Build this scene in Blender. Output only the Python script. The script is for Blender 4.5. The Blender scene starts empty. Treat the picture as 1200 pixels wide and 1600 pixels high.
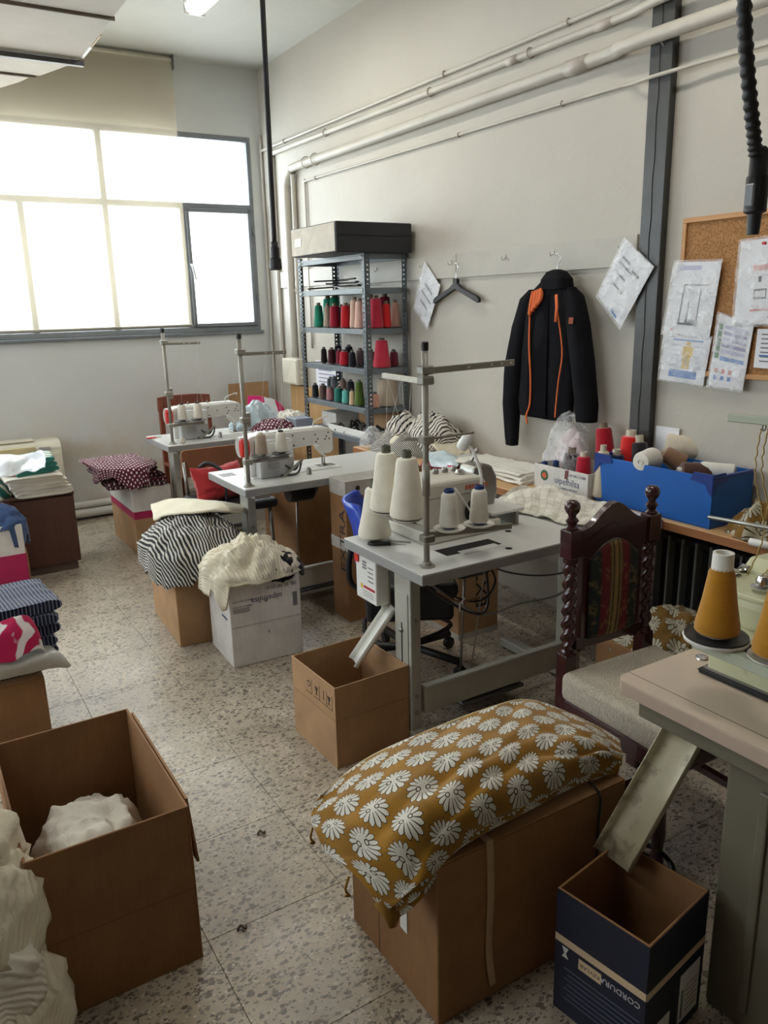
import bpy, bmesh, math, random
import numpy as np
from mathutils import Vector, Matrix, Euler, noise as mnoise
PI = math.pi
R = math.radians
rng = random.Random(7)

# ------------------------------------------------------------------ camera, light, exposure
SC = bpy.context.scene
COL = SC.collection
CAMH, YAW, PITCH, ROLL, FPX = 1.635, 0.547180, 0.259234, -0.0243323, 1228.58
_f = Vector((math.sin(YAW)*math.cos(PITCH), math.cos(YAW)*math.cos(PITCH), -math.sin(PITCH)))
_r0 = Vector((math.cos(YAW), -math.sin(YAW), 0)); _u0 = _r0.cross(_f)
_r = _r0*math.cos(ROLL)+_u0*math.sin(ROLL); _u = -_r0*math.sin(ROLL)+_u0*math.cos(ROLL)
cam_d = bpy.data.cameras.new('camera'); cam = bpy.data.objects.new('camera', cam_d); COL.objects.link(cam)
cam_d.sensor_fit = 'VERTICAL'; cam_d.sensor_height = 36.0; cam_d.lens = FPX/1600*36.0
cam_d.clip_start = 0.02
cam.matrix_world = Matrix(((_r.x, _u.x, -_f.x, 0), (_r.y, _u.y, -_f.y, 0), (_r.z, _u.z, -_f.z, CAMH), (0, 0, 0, 1)))
SC.camera = cam
# a pixel of the photograph gives a direction; the plane it touches gives the place
def _ray(x, y): return _f+_r*((x-600)/FPX)-_u*((y-800)/FPX)
def _on(x, y, ax, v):
    d = _ray(x, y); o = Vector((0, 0, CAMH)); return o+d*((v-o[ax])/d[ax])
def onx(x, y, X): return _on(x, y, 0, X)
def ony(x, y, Y): return _on(x, y, 1, Y)
def onz(x, y, Z): return _on(x, y, 2, Z)

SC.view_settings.view_transform = 'Standard'; SC.view_settings.look = 'None'
SC.view_settings.gamma = 1.0; SC.view_settings.use_curve_mapping = False
SC.view_settings.exposure = 0.2
w = bpy.data.worlds.new('world'); SC.world = w; w.use_nodes = True
w.node_tree.nodes['Background'].inputs[0].default_value = (0.86, 0.93, 1.0, 1)
w.node_tree.nodes['Background'].inputs[1].default_value = 4.0
def area(name, loc, rot, sx, sy, power, color):
    l = bpy.data.lights.new(name, 'AREA'); l.shape = 'RECTANGLE'; l.size = sx; l.size_y = sy
    l.energy = power; l.color = color
    o = bpy.data.objects.new(name, l); COL.objects.link(o); o.location = loc; o.rotation_euler = rot
    return o
XL_ = -3.2
# overcast daylight behind the long steel window
area('window_daylight', (0.36, 6.95, 2.25), (-PI/2, 0, 0), 5.0, 1.75, 182, (0.93, 0.97, 1.0))
# the same daylight behind the steel window of the left wall, which lights the boxes' left sides
area('side_window_daylight', (XL_-.35, 3.9, 2.25), (0, -PI/2, 0), 1.75, 4.9, 55, (1.0, 0.985, 0.95))

# ------------------------------------------------------------------ materials
def lin(c):
    return tuple(((v/255)/12.92 if v/255 <= .04045 else ((v/255+.055)/1.055)**2.4) for v in c)+(1,)
MATS = {}
class NT:
    def __init__(s, name):
        s.m = bpy.data.materials.new(name); s.m.use_nodes = True
        s.t = s.m.node_tree; s.b = s.t.nodes['Principled BSDF']; s.o = s.t.nodes['Material Output']
    def n(s, typ, **kw):
        nd = s.t.nodes.new(typ)
        for k, v in kw.items():
            if k.startswith('i_'):
                key = k[2:]; key = int(key) if key.isdigit() else key.replace('_', ' ')
                nd.inputs[key].default_value = v
            else: setattr(nd, k, v)
        return nd
    def l(s, a, b): s.t.links.new(a, b)
    def math(s, op, a, b=None, clamp=False):
        nd = s.t.nodes.new('ShaderNodeMath'); nd.operation = op; nd.use_clamp = clamp
        for i, v in enumerate((a, b)):
            if v is None: continue
            if isinstance(v, (int, float)): nd.inputs[i].default_value = v
            else: s.l(v, nd.inputs[i])
        return nd.outputs[0]
    def mix(s, fac, a, b, blend='MIX'):
        nd = s.t.nodes.new('ShaderNodeMix'); nd.data_type = 'RGBA'; nd.blend_type = blend
        for i, v in ((0, fac), (6, a), (7, b)):
            if isinstance(v, (int, float, tuple)): nd.inputs[i].default_value = v
            else: s.l(v, nd.inputs[i])
        return nd.outputs[2]
    def coord(s, kind='Object'):
        return s.n('ShaderNodeTexCoord').outputs[kind]
    def world(s): return s.n('ShaderNodeNewGeometry').outputs['Position']
    def noise(s, vec, scale, detail=3, rough=.55, out='Fac'):
        nd = s.n('ShaderNodeTexNoise', i_Scale=scale, i_Detail=detail, i_Roughness=rough); s.l(vec, nd.inputs['Vector']); return nd.outputs[out]
    def ramp(s, fac, stops):
        nd = s.n('ShaderNodeValToRGB'); s.l(fac, nd.inputs[0]); e = nd.color_ramp.elements
        while len(e) < len(stops): e.new(.5)
        for el, (p, c) in zip(e, stops): el.position = p; el.color = c if isinstance(c, tuple) else (c, c, c, 1)
        return nd.outputs[0]
    def bump(s, h, strength=.2, dist=.01):
        nd = s.n('ShaderNodeBump', i_Strength=strength, i_Distance=dist); s.l(h, nd.inputs['Height']); s.l(nd.outputs[0], s.b.inputs['Normal']); return nd
def pm(name, c, rough=.6, var=.06, scale=6, bump=0, bscale=60, metal=0, spec=.5, coat=0, sub=0, trans=0, alpha=1, sheen=0, dirt=None, stretch=None, world=False):
    """painted / plain surface with a little procedural variation"""
    if name in MATS: return MATS[name]
    s = NT(name); b = s.b
    vec = s.world() if world else s.coord('Object')
    if stretch:
        mp = s.n('ShaderNodeMapping'); mp.inputs['Scale'].default_value = stretch; s.l(vec, mp.inputs[0]); vec = mp.outputs[0]
    col = lin(c)
    if var:
        f = s.noise(vec, scale)
        lo = tuple(max(0, v*(1-var*2.2)) for v in col[:3])+(1,); hi = tuple(min(1, v*(1+var*2.2)) for v in col[:3])+(1,)
        out = s.ramp(f, [(.25, lo), (.75, hi)])
    else:
        out = s.n('ShaderNodeRGB'); out.outputs[0].default_value = col; out = out.outputs[0]
    if dirt:
        dc, dscale, dthr, dstr = dirt
        f = s.noise(vec, dscale, 5, .65); m = s.ramp(f, [(dthr, 0.0), (min(1, dthr+.18), dstr)])
        out = s.mix(m, out, lin(dc))
    s.l(out, b.inputs['Base Color'])
    b.inputs['Roughness'].default_value = rough; b.inputs['Metallic'].default_value = metal
    b.inputs['Specular IOR Level'].default_value = spec; b.inputs['Coat Weight'].default_value = coat
    b.inputs['Sheen Weight'].default_value = sheen
    if trans: b.inputs['Transmission Weight'].default_value = trans
    if alpha < 1: b.inputs['Alpha'].default_value = alpha
    if bump: s.bump(s.noise(vec, bscale, 4), bump, .01)
    MATS[name] = s.m; return s.m

def m_floor():
    s = NT('terrazzo'); vec = s.world()
    wv = s.n('ShaderNodeTexNoise', i_Scale=45.0, i_Detail=2.0); s.l(vec, wv.inputs['Vector'])
    ad = s.n('ShaderNodeMix', data_type='VECTOR'); ad.inputs[0].default_value = .012
    s.l(vec, ad.inputs[4]); s.l(wv.outputs['Color'], ad.inputs[5]); dv = ad.outputs[1]
    base = s.ramp(s.noise(vec, 5.0, 4), [(.3, lin((164, 151, 132))), (.7, lin((190, 177, 158)))])
    out = base
    for sc, thr, seed in ((60.0, .42, 0), (112.0, .38, 3.3)):
        mp = s.n('ShaderNodeMapping'); mp.inputs['Location'].default_value = (seed, seed, 0); mp.inputs['Scale'].default_value = (1, 1.5, 1); s.l(dv, mp.inputs[0])
        v = s.n('ShaderNodeTexVoronoi', i_Scale=sc, i_Randomness=1.0); s.l(mp.outputs[0], v.inputs['Vector'])
        sep = s.n('ShaderNodeSeparateColor'); s.l(v.outputs['Color'], sep.inputs[0])
        keep = s.math('GREATER_THAN', sep.outputs[0], thr)
        near = s.math('LESS_THAN', v.outputs['Distance'], s.math('MULTIPLY', sep.outputs[1], .72))
        m = s.math('MULTIPLY', keep, near)
        chip = s.ramp(sep.outputs[2], [(0, lin((66, 62, 58))), (.4, lin((98, 88, 78))), (.65, lin((122, 118, 112))), (.88, lin((208, 198, 184)))])
        out = s.mix(s.math('MULTIPLY', m, .85), out, chip)
    dirt = s.ramp(s.noise(vec, 1.7, 5, .6), [(.5, 0.0), (.85, .45)])
    out = s.mix(dirt, out, lin((110, 96, 78)))
    s.l(out, s.b.inputs['Base Color'])
    s.l(s.ramp(s.noise(vec, 7, 4), [(.3, .24), (.75, .42)]), s.b.inputs['Roughness'])
    s.bump(s.noise(vec, 9, 3), .06, .01)
    return s.m
def m_wall(name, c, stain=None):
    s = NT(name); vec = s.world()
    col = s.ramp(s.noise(vec, 1.3, 5, .6), [(.25, lin(tuple(v-6 for v in c))), (.75, lin(tuple(min(255, v+4) for v in c)))])
    if stain:
        sep = s.n('ShaderNodeSeparateXYZ'); s.l(vec, sep.inputs[0])
        low = s.n('ShaderNodeMapRange'); low.inputs[1].default_value = 1.0; low.inputs[2].default_value = .1; s.l(sep.outputs[2], low.inputs[0])
        blot = s.ramp(s.noise(vec, 2.6, 5, .65), [(.42, 0.0), (.62, .8)])
        col = s.mix(s.math('MULTIPLY', blot, low.outputs[0]), col, lin(stain))
    s.l(col, s.b.inputs['Base Color']); s.b.inputs['Roughness'].default_value = .55
    a = s.noise(vec, 3.5, 5, .6); b2 = s.noise(vec, 120, 2)
    s.bump(s.math('ADD', a, s.math('MULTIPLY', b2, .06)), .22, .03)
    return s.m
def m_card(name, c, lines=True):
    if name in MATS: return MATS[name]
    s = NT(name); vec = s.coord('Object')
    f = s.noise(vec, 7, 5, .6)
    out = s.ramp(f, [(.3, lin(tuple(v*.93 for v in c))), (.7, lin(tuple(min(255, v*1.05) for v in c)))])
    fib = s.n('ShaderNodeTexNoise', i_Scale=1.0, i_Detail=3.0)
    mp = s.n('ShaderNodeMapping'); mp.inputs['Scale'].default_value = (160, 160, 12); s.l(vec, mp.inputs[0]); s.l(mp.outputs[0], fib.inputs['Vector'])
    out = s.mix(s.ramp(fib.outputs['Fac'], [(.35, 0.0), (.8, .25)]), out, lin(tuple(v*.8 for v in c)))
    s.l(out, s.b.inputs['Base Color']); s.b.inputs['Roughness'].default_value = .78; s.b.inputs['Specular IOR Level'].default_value = .25
    wv = s.n('ShaderNodeTexWave', i_Scale=60.0, i_Distortion=.4); s.l(vec, wv.inputs['Vector'])
    s.bump(s.math('ADD', s.noise(vec, 14, 4), s.math('MULTIPLY', wv.outputs['Fac'], .12)), .12, .01)
    MATS[name] = s.m; return s.m
def m_wood(name, c1, c2, axis=1, scale=9, rough=.5):
    if name in MATS: return MATS[name]
    s = NT(name); vec = s.coord('Object')
    sc = [scale*1.0]*3; sc[axis] = scale*.09
    mp = s.n('ShaderNodeMapping'); mp.inputs['Scale'].default_value = sc; s.l(vec, mp.inputs[0])
    f = s.noise(mp.outputs[0], 4, 6, .65)
    s.l(s.ramp(f, [(.3, lin(c1)), (.55, lin(c2)), (.75, lin(c1))]), s.b.inputs['Base Color'])
    s.b.inputs['Roughness'].default_value = rough; s.bump(f, .08, .005)
    MATS[name] = s.m; return s.m
def m_clear(name, c=(255, 255, 255), a=.25, rough=.08, wrinkle=.6, wscale=16):
    """thin crinkled clear plastic film"""
    if name in MATS: return MATS[name]
    s = NT(name); vec = s.coord('Object')
    s.b.inputs['Base Color'].default_value = lin(c); s.b.inputs['Roughness'].default_value = rough
    s.b.inputs['Alpha'].default_value = a; s.b.inputs['Specular IOR Level'].default_value = .8
    h = s.noise(vec, wscale, 4, .6); s.bump(h, wrinkle, .02)
    s.l(s.ramp(h, [(.45, a*.6), (.62, a), (.75, min(1, a*2.2))]), s.b.inputs['Alpha'])
    MATS[name] = s.m; return s.m
def m_stripe(name, ca, cb, vecname='UV', scale=30, axis=0, dist=.0, duty=.5, rough=.85, soft=.06, wob=0):
    """knit or woven stripes along a cloth's own coordinates"""
    if name in MATS: return MATS[name]
    s = NT(name); vec = s.coord(vecname)
    sep = s.n('ShaderNodeSeparateXYZ'); s.l(vec, sep.inputs[0])
    v = s.math('MULTIPLY', sep.outputs[axis], scale)
    if wob: v = s.math('ADD', v, s.math('MULTIPLY', s.noise(vec, 5, 3), wob))
    fr = s.math('FRACT', v)
    m = s.ramp(fr, [(0, 0.0), (max(.001, duty-soft), 0.0), (duty, 1.0), (1-soft, 1.0), (1, 0.0)])
    s.l(s.mix(m, lin(ca), lin(cb)), s.b.inputs['Base Color']); s.b.inputs['Roughness'].default_value = rough
    s.b.inputs['Sheen Weight'].default_value = .2; s.b.inputs['Specular IOR Level'].default_value = .2
    s.bump(s.noise(vec, 220, 2), .25, .004)
    MATS[name] = s.m; return s.m
def m_cloth(name, c, var=.06, rib=0, ribaxis=0, fuzz=.3, scale=8):
    if name in MATS: return MATS[name]
    s = NT(name); vec = s.coord('UV')
    col = lin(c); f = s.noise(vec, scale, 4)
    s.l(s.ramp(f, [(.3, tuple(v*(1-2*var) for v in col[:3])+(1,)), (.7, tuple(min(1, v*(1+2*var)) for v in col[:3])+(1,))]), s.b.inputs['Base Color'])
    s.b.inputs['Roughness'].default_value = .9; s.b.inputs['Sheen Weight'].default_value = .25; s.b.inputs['Specular IOR Level'].default_value = .15
    h = s.noise(vec, 180, 2)
    if rib:
        sep = s.n('ShaderNodeSeparateXYZ'); s.l(vec, sep.inputs[0])
        h = s.math('ADD', s.math('MULTIPLY', s.math('SINE', s.math('MULTIPLY', sep.outputs[ribaxis], rib*2*PI)), .5), s.math('MULTIPLY', h, .4))
    s.bump(h, fuzz, .006)
    MATS[name] = s.m; return s.m

# ------------------------------------------------------------------ mesh helpers
def mesh(name, verts, faces, mat=None, uvs=None, smooth=False):
    me = bpy.data.meshes.new(name); me.from_pydata([tuple(v) for v in verts], [], [tuple(f) for f in faces])
    if uvs is not None:
        uv = me.uv_layers.new(name='UVMap')
        li = np.empty(len(me.loops), dtype=np.int32); me.loops.foreach_get('vertex_index', li)
        uv.data.foreach_set('uv', np.asarray(uvs, dtype=np.float32)[li].ravel())
    if smooth: me.polygons.foreach_set('use_smooth', [True]*len(me.polygons))
    if mat: me.materials.append(mat)
    me.validate(); me.update(); return me
def put(name, me, parent=None, loc=(0, 0, 0), rot=(0, 0, 0)):
    o = bpy.data.objects.new(name, me); COL.objects.link(o); o.location = loc; o.rotation_euler = rot
    if parent is not None: o.parent = parent
    return o
def tag(o, label=None, cat=None, group=None, kind=None):
    if label: o['label'] = label
    if cat: o['category'] = cat
    if group: o['group'] = group
    if kind: o['kind'] = kind
    return o
def thing(name, label, cat, loc=(0, 0, 0), rz=0, group=None):
    o = bpy.data.objects.new(name, None); COL.objects.link(o); o.empty_display_size = .05
    o.location = loc; o.rotation_euler = (0, 0, rz)
    return tag(o, label, cat, group)
def copy_tree(o, parent=None):
    c = o.copy(); COL.objects.link(c); c.parent = parent
    for ch in o.children: copy_tree(ch, c)
    return c
_bc = {}
def bm_mesh(name, fn, mat, smooth=False):
    bm = bmesh.new(); fn(bm); me = bpy.data.meshes.new(name); bm.normal_update(); bm.to_mesh(me); bm.free()
    if mat: me.materials.append(mat)
    if smooth: me.polygons.foreach_set('use_smooth', [True]*len(me.polygons))
    return me
def bxm(name, size, mat, bev=0.0, seg=1):
    key = (name, tuple(round(v, 4) for v in size), mat.name if mat else '', bev, seg)
    if key in _bc: return _bc[key]
    def fn(bm):
        bmesh.ops.create_cube(bm, size=1.0); bmesh.ops.scale(bm, vec=size, verts=bm.verts)
        if bev: bmesh.ops.bevel(bm, geom=list(bm.edges), offset=min(bev, min(size)*.45), segments=seg, affect='EDGES', profile=.5)
    me = bm_mesh(name, fn, mat, smooth=False); _bc[key] = me; return me
def box(name, lo, hi, mat, parent=None, bev=0.0, seg=1, rot=(0, 0, 0)):
    lo = Vector(lo); hi = Vector(hi)
    return put(name, bxm(name, tuple(hi-lo), mat, bev, seg), parent, (lo+hi)/2, rot)
def boxc(name, c, size, mat, parent=None, bev=0.0, seg=1, rot=(0, 0, 0)):
    return put(name, bxm(name, tuple(size), mat, bev, seg), parent, c, rot)
def lathe_m(name, prof, mat, seg=24, smooth=True, close=True):
    vs, fs = [], []; n = len(prof)
    for i, (r, z) in enumerate(prof):
        for k in range(seg):
            a = 2*PI*k/seg; vs.append((r*math.cos(a), r*math.sin(a), z))
    for i in range(n-1):
        for k in range(seg):
            k2 = (k+1) % seg; fs.append((i*seg+k, i*seg+k2, (i+1)*seg+k2, (i+1)*seg+k))
    if close:
        if prof[0][0] > 1e-5: fs.append(tuple(reversed(range(seg))))
        if prof[-1][0] > 1e-5: fs.append(tuple((n-1)*seg+k for k in range(seg)))
    # (rounded edges keep their shading through a crease angle)
    me = mesh(name, vs, fs, mat, None, smooth)
    if smooth:
        try: me.set_sharp_from_angle(angle=R(42))
        except Exception: pass
    return me
def lathe(name, prof, mat, parent=None, loc=(0, 0, 0), rot=(0, 0, 0), seg=24):
    return put(name, lathe_m(name, prof, mat, seg), parent, loc, rot)
def smooth_path(pts, n=8):
    pts = [Vector(p) for p in pts]
    if len(pts) < 3: return pts
    out = []
    for i in range(len(pts)-1):
        p0 = pts[max(i-1, 0)]; p1 = pts[i]; p2 = pts[i+1]; p3 = pts[min(i+2, len(pts)-1)]
        for k in range(n):
            t = k/n
            out.append(.5*((2*p1)+(p2-p0)*t+(2*p0-5*p1+4*p2-p3)*t*t+(3*p1-p0-3*p2+p3)*t**3))
    out.append(pts[-1]); return out
def tube_m(name, pts, r, mat, seg=8, smooth=True, sub=0, cap=True, flat=None):
    if sub:
        n0 = len(pts); pts = smooth_path(pts, sub)
        if isinstance(r, (list, tuple)):
            r = [r[min(int(i*(n0-1)/(len(pts)-1)), n0-2)]*(1-(i*(n0-1)/(len(pts)-1)-min(int(i*(n0-1)/(len(pts)-1)), n0-2)))+r[min(int(i*(n0-1)/(len(pts)-1)), n0-2)+1]*(i*(n0-1)/(len(pts)-1)-min(int(i*(n0-1)/(len(pts)-1)), n0-2)) for i in range(len(pts))]
    pts = [Vector(p) for p in pts]; vs, fs = [], []; n = len(pts); up = None
    for i, p in enumerate(pts):
        t = (pts[min(i+1, n-1)]-pts[max(i-1, 0)])
        t = t.normalized() if t.length > 1e-9 else Vector((0, 0, 1))
        if up is None:
            up = Vector((0, 0, 1)) if abs(t.z) < .9 else Vector((1, 0, 0))
        a = t.cross(up)
        a = a.normalized() if a.length > 1e-6 else t.orthogonal().normalized()
        b = a.cross(t).normalized(); up = b
        rr = r[i] if isinstance(r, (list, tuple)) else (r(i/(n-1)) if callable(r) else r)
        for k in range(seg):
            an = 2*PI*k/seg; f1, f2 = (1, 1) if not flat else flat
            vs.append(p+a*(rr*math.cos(an)*f1)+b*(rr*math.sin(an)*f2))
    for i in range(n-1):
        for k in range(seg):
            k2 = (k+1) % seg; fs.append((i*seg+k, i*seg+k2, (i+1)*seg+k2, (i+1)*seg+k))
    if cap: fs.append(tuple(reversed(range(seg)))); fs.append(tuple((n-1)*seg+k for k in range(seg)))
    return mesh(name, vs, fs, mat, None, smooth)
def tube(name, pts, r, mat, parent=None, seg=8, sub=0, **kw):
    return put(name, tube_m(name, pts, r, mat, seg, sub=sub, **kw), parent)
def prism_m(name, pts2, depth, mat, bev=0, axis='y'):
    """outline in (u,v) extruded by depth; axis y: u->x v->z ; x: u->y v->z ; z: u->x v->y"""
    def conv(u, v, d):
        return (u, d, v) if axis == 'y' else ((d, u, v) if axis == 'x' else (u, v, d))
    def fn(bm):
        a = [bm.verts.new(conv(u, v, -depth/2)) for u, v in pts2]; b = [bm.verts.new(conv(u, v, depth/2)) for u, v in pts2]
        n = len(a)
        bm.faces.new(a); bm.faces.new(list(reversed(b)))
        for i in range(n): bm.faces.new((a[i], b[i], b[(i+1) % n], a[(i+1) % n]))
        bmesh.ops.recalc_face_normals(bm, faces=bm.faces)
        if bev: bmesh.ops.bevel(bm, geom=list(bm.edges), offset=bev, segments=2, affect='EDGES', profile=.5)
    return bm_mesh(name, fn, mat)
def prism(name, pts2, depth, mat, parent=None, loc=(0, 0, 0), rot=(0, 0, 0), bev=0, axis='y'):
    return put(name, prism_m(name, pts2, depth, mat, bev, axis), parent, loc, rot)
def text(name, s, size, mat, parent, loc, rot, sx=1.0, extrude=.0003, align='CENTER', bold=0):
    cu = bpy.data.curves.new(name, 'FONT'); cu.body = s; cu.size = size; cu.extrude = extrude; cu.align_x = align; cu.align_y = 'CENTER'; cu.offset = bold
    cu.resolution_u = 2
    o = bpy.data.objects.new(name+'_tmp', cu); COL.objects.link(o)
    dg = bpy.context.evaluated_depsgraph_get(); me = bpy.data.meshes.new_from_object(o.evaluated_get(dg))
    bpy.data.objects.remove(o); bpy.data.curves.remove(cu)
    me.materials.clear(); me.materials.append(mat)
    if sx != 1.0: me.transform(Matrix.Diagonal((sx, 1, 1, 1)))
    return put(name, me, parent, loc, rot)
def fbm(x, y, z=0.0, oct=4):
    return mnoise.fractal(Vector((x, y, z)), 1.0, 2.0, oct, noise_basis='PERLIN_ORIGINAL')

# ------------------------------------------------------------------ the room
XW, YW, ZC = 2.90, 6.60, 3.50           # right wall, window wall, ceiling
XL, YB = -3.2, -2.6
M_FLOOR = m_floor(); M_WALL = m_wall('wall_paint', (187, 181, 169)); M_WALLW = m_wall('wall_paint_window', (212, 213, 210), (196, 172, 134))
M_CEIL = m_wall('ceiling_paint', (198, 197, 188))
M_GROUT = pm('grout', (96, 84, 70), .8)
def struct(o, label): return tag(o, label, None, None, 'structure')
fl = struct(box('floor', (XL-.2, YB-.2, -.14), (XW+.2, YW+.2, -.012), M_GROUT), 'polished terrazzo tile floor of the workshop')
tile_me = bxm('tile', (.3988, .3988, .02), M_FLOOR, .0008)
x0, y0 = .08-.4*4, 1.345-.4*3
for i in range(12):
    for j in range(16):
        cx, cy = x0+.4*i+.2, y0+.4*j+.2
        if cx-.2 > XW-.01 or cy-.2 > YW-.01: continue
        put('tile', tile_me, fl, (cx, cy, -.01-fl.location.z))
for o in fl.children: o.location.x -= fl.location.x; o.location.y -= fl.location.y
rest = [((XL-.1, YB-.1), (x0, YW+.1)), ((x0, YB-.1), (XW+.1, y0))]
vs, fs = [], []
for (a, b), (c, d) in rest:
    k = len(vs); vs += [(a, b, .0), (c, b, .0), (c, d, .0), (a, d, .0)]; fs.append((k, k+1, k+2, k+3))
o = put('tile_field', mesh('tile_field', [(x-fl.location.x, y-fl.location.y, z-.0-fl.location.z) for x, y, z in vs], fs, M_FLOOR), fl); o['kind'] = 'stuff'
struct(box('ceiling', (XL-.2, YB-.2, ZC), (XW+.2, YW+.2, ZC+.2), M_CEIL), 'high white painted ceiling')
struct(box('wall_right', (XW, YB, 0), (XW+.2, YW, ZC), M_WALL), 'long white painted side wall carrying pipes and boards')
struct(box('wall_back', (XL, YB-.2, 0), (XW, YB, ZC), m_wall('wall_low_bounce', (112, 100, 86))), 'unseen wall behind the viewer, made brown to cut bounced light')  # wall out of view; its dark brown is chosen to weaken light bounced from behind
WX0, WX1, WZ0, WZ1 = -2.08, 2.80, 1.435, 2.985
def holed_left():
    ys = [YB, 1.5, 6.3, YW]; zs = [0, WZ0, WZ1, ZC]
    def fn(bm):
        for i in range(3):
            for j in range(3):
                if i == 1 and j == 1: continue
                lo = Vector((XL-.2, ys[i], zs[j])); hi = Vector((XL, ys[i+1], zs[j+1]))
                r = bmesh.ops.create_cube(bm, size=1.0); bmesh.ops.scale(bm, vec=hi-lo, verts=r['verts']); bmesh.ops.translate(bm, vec=(lo+hi)/2, verts=r['verts'])
    return bm_mesh('wall_left', fn, M_WALL)
struct(put('wall_left', holed_left()), 'white painted left wall with its own steel window')
def wall_with_hole():
    xs = [XL-.2, WX0, WX1, XW+.2]; zs = [0, WZ0, WZ1, ZC]
    def fn(bm):
        for i in range(3):
            for j in range(3):
                if i == 1 and j == 1: continue
                lo = Vector((xs[i], YW, zs[j])); hi = Vector((xs[i+1], YW+.2, zs[j+1]))
                r = bmesh.ops.create_cube(bm, size=1.0); bmesh.ops.scale(bm, vec=hi-lo, verts=r['verts']); bmesh.ops.translate(bm, vec=(lo+hi)/2, verts=r['verts'])
    return bm_mesh('wall_front', fn, M_WALLW)
struct(put('wall_front', wall_with_hole()), 'white painted window wall with yellowed stains low down')
# window
M_STEEL = pm('window_steel', (118, 122, 126), .45, .05)
s = NT('frosted_glass'); tr = s.n('ShaderNodeBsdfTransparent'); tl = s.n('ShaderNodeBsdfTranslucent'); gl = s.n('ShaderNodeBsdfGlossy', i_Roughness=.15)
tr.inputs[0].default_value = (.93, .96, .97, 1); tl.inputs[0].default_value = (.95, .97, 1, 1)
m1 = s.n('ShaderNodeMixShader', i_0=.25); m2 = s.n('ShaderNodeMixShader', i_0=.06)
s.l(tr.outputs[0], m1.inputs[1]); s.l(tl.outputs[0], m1.inputs[2]); s.l(m1.outputs[0], m2.inputs[1]); s.l(gl.outputs[0], m2.inputs[2]); s.l(m2.outputs[0], s.o.inputs[0])
M_GLASS = s.m
win = tag(thing('window_1', 'long steel window of frosted panes above the machines', None), None, None, None, 'structure')
ZT = 2.44
lows = [2.785-.605*k for k in range(9)]
ups = [2.785-1.21*k for k in range(5)]
yf = YW+.02
def bar(n, lo, hi, bev=.004): return box(n, lo, hi, M_STEEL, win, bev)
bar('frame_rail', (WX0, yf-.03, WZ0), (WX1, yf+.05, WZ0+.045)); bar('frame_rail', (WX0, yf-.03, WZ1-.04), (WX1, yf+.05, WZ1))
bar('transom', (WX0, yf-.03, ZT-.025), (WX1, yf+.05, ZT+.02))
for x in lows: bar('mullion', (max(x-.02, WX0), yf-.03, WZ0+.04), (min(x+.022, WX1), yf+.05, ZT-.02))
for x in ups: bar('mullion', (max(x-.02, WX0), yf-.03, ZT+.015), (min(x+.022, WX1), yf+.05, WZ1-.035))
for a, b in zip(lows[1:], lows[:-1]): box('pane', (a+.02, yf+.008, WZ0+.04), (b-.018, yf+.014, ZT-.02), M_GLASS, win)
for a, b in zip(ups[1:], ups[:-1]): box('pane', (a+.02, yf+.008, ZT+.015), (b-.018, yf+.014, WZ1-.035), M_GLASS, win)
# opening casement with its own inner frame and handle
cx0, cx1, cz0, cz1 = 2.20, 2.765, 1.478, 2.418
cf = box('casement_frame', (cx0, yf-.045, cz0), (cx0+.03, yf-.012, cz1), M_STEEL, win, .004)
box('casement_frame', (cx1-.03, yf-.045, cz0), (cx1, yf-.012, cz1), M_STEEL, win, .004)
box('casement_frame', (cx0, yf-.045, cz0), (cx1, yf-.012, cz0+.03), M_STEEL, win, .004)
box('casement_frame', (cx0, yf-.045, cz1-.03), (cx1, yf-.012, cz1), M_STEEL, win, .004)
tube('window_handle', [(cx0+.01, yf-.05, 1.98), (cx0+.01, yf-.085, 1.96), (cx0+.028, yf-.09, 1.86)], .009, pm('handle_white', (205, 205, 200), .4), win, sub=4)
for z in (1.7, 2.25): tube('hinge', [(cx1+.012, yf-.04, z-.03), (cx1+.012, yf-.04, z+.03)], .009, M_STEEL, win)
box('window_sill', (WX0-.03, YW-.03, WZ0-.025), (WX1+.02, YW+.19, WZ0), M_STEEL, win, .004)
for z in (2.60, 2.76, 2.90): tube('grille_bar', [(WX0, YW+.16, z), (WX1, YW+.16, z)], .012, M_STEEL, win)

# the left wall's window
win2 = tag(thing('window_2', 'steel window of frosted panes in the left wall', None, (XL-.1, 3.9, WZ0)), None, None, None, 'structure')
hz_ = WZ1-WZ0
for z in (.02, hz_-.02, ZT-WZ0): box('frame_rail', (-.03, -2.4, z-.02), (.03, 2.4, z+.02), M_STEEL, win2, .004)
for k in range(9): box('mullion', (-.03, -2.38+.595*k-.02 if k else -2.4, .04), (.03, -2.38+.595*k+.02, hz_-.04), M_STEEL, win2, .004)
for k in range(8): box('pane', (-.004, -2.38+.595*k+.02, .04), (.002, -2.38+.595*(k+1)-.02, hz_-.04), M_GLASS, win2)

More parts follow.
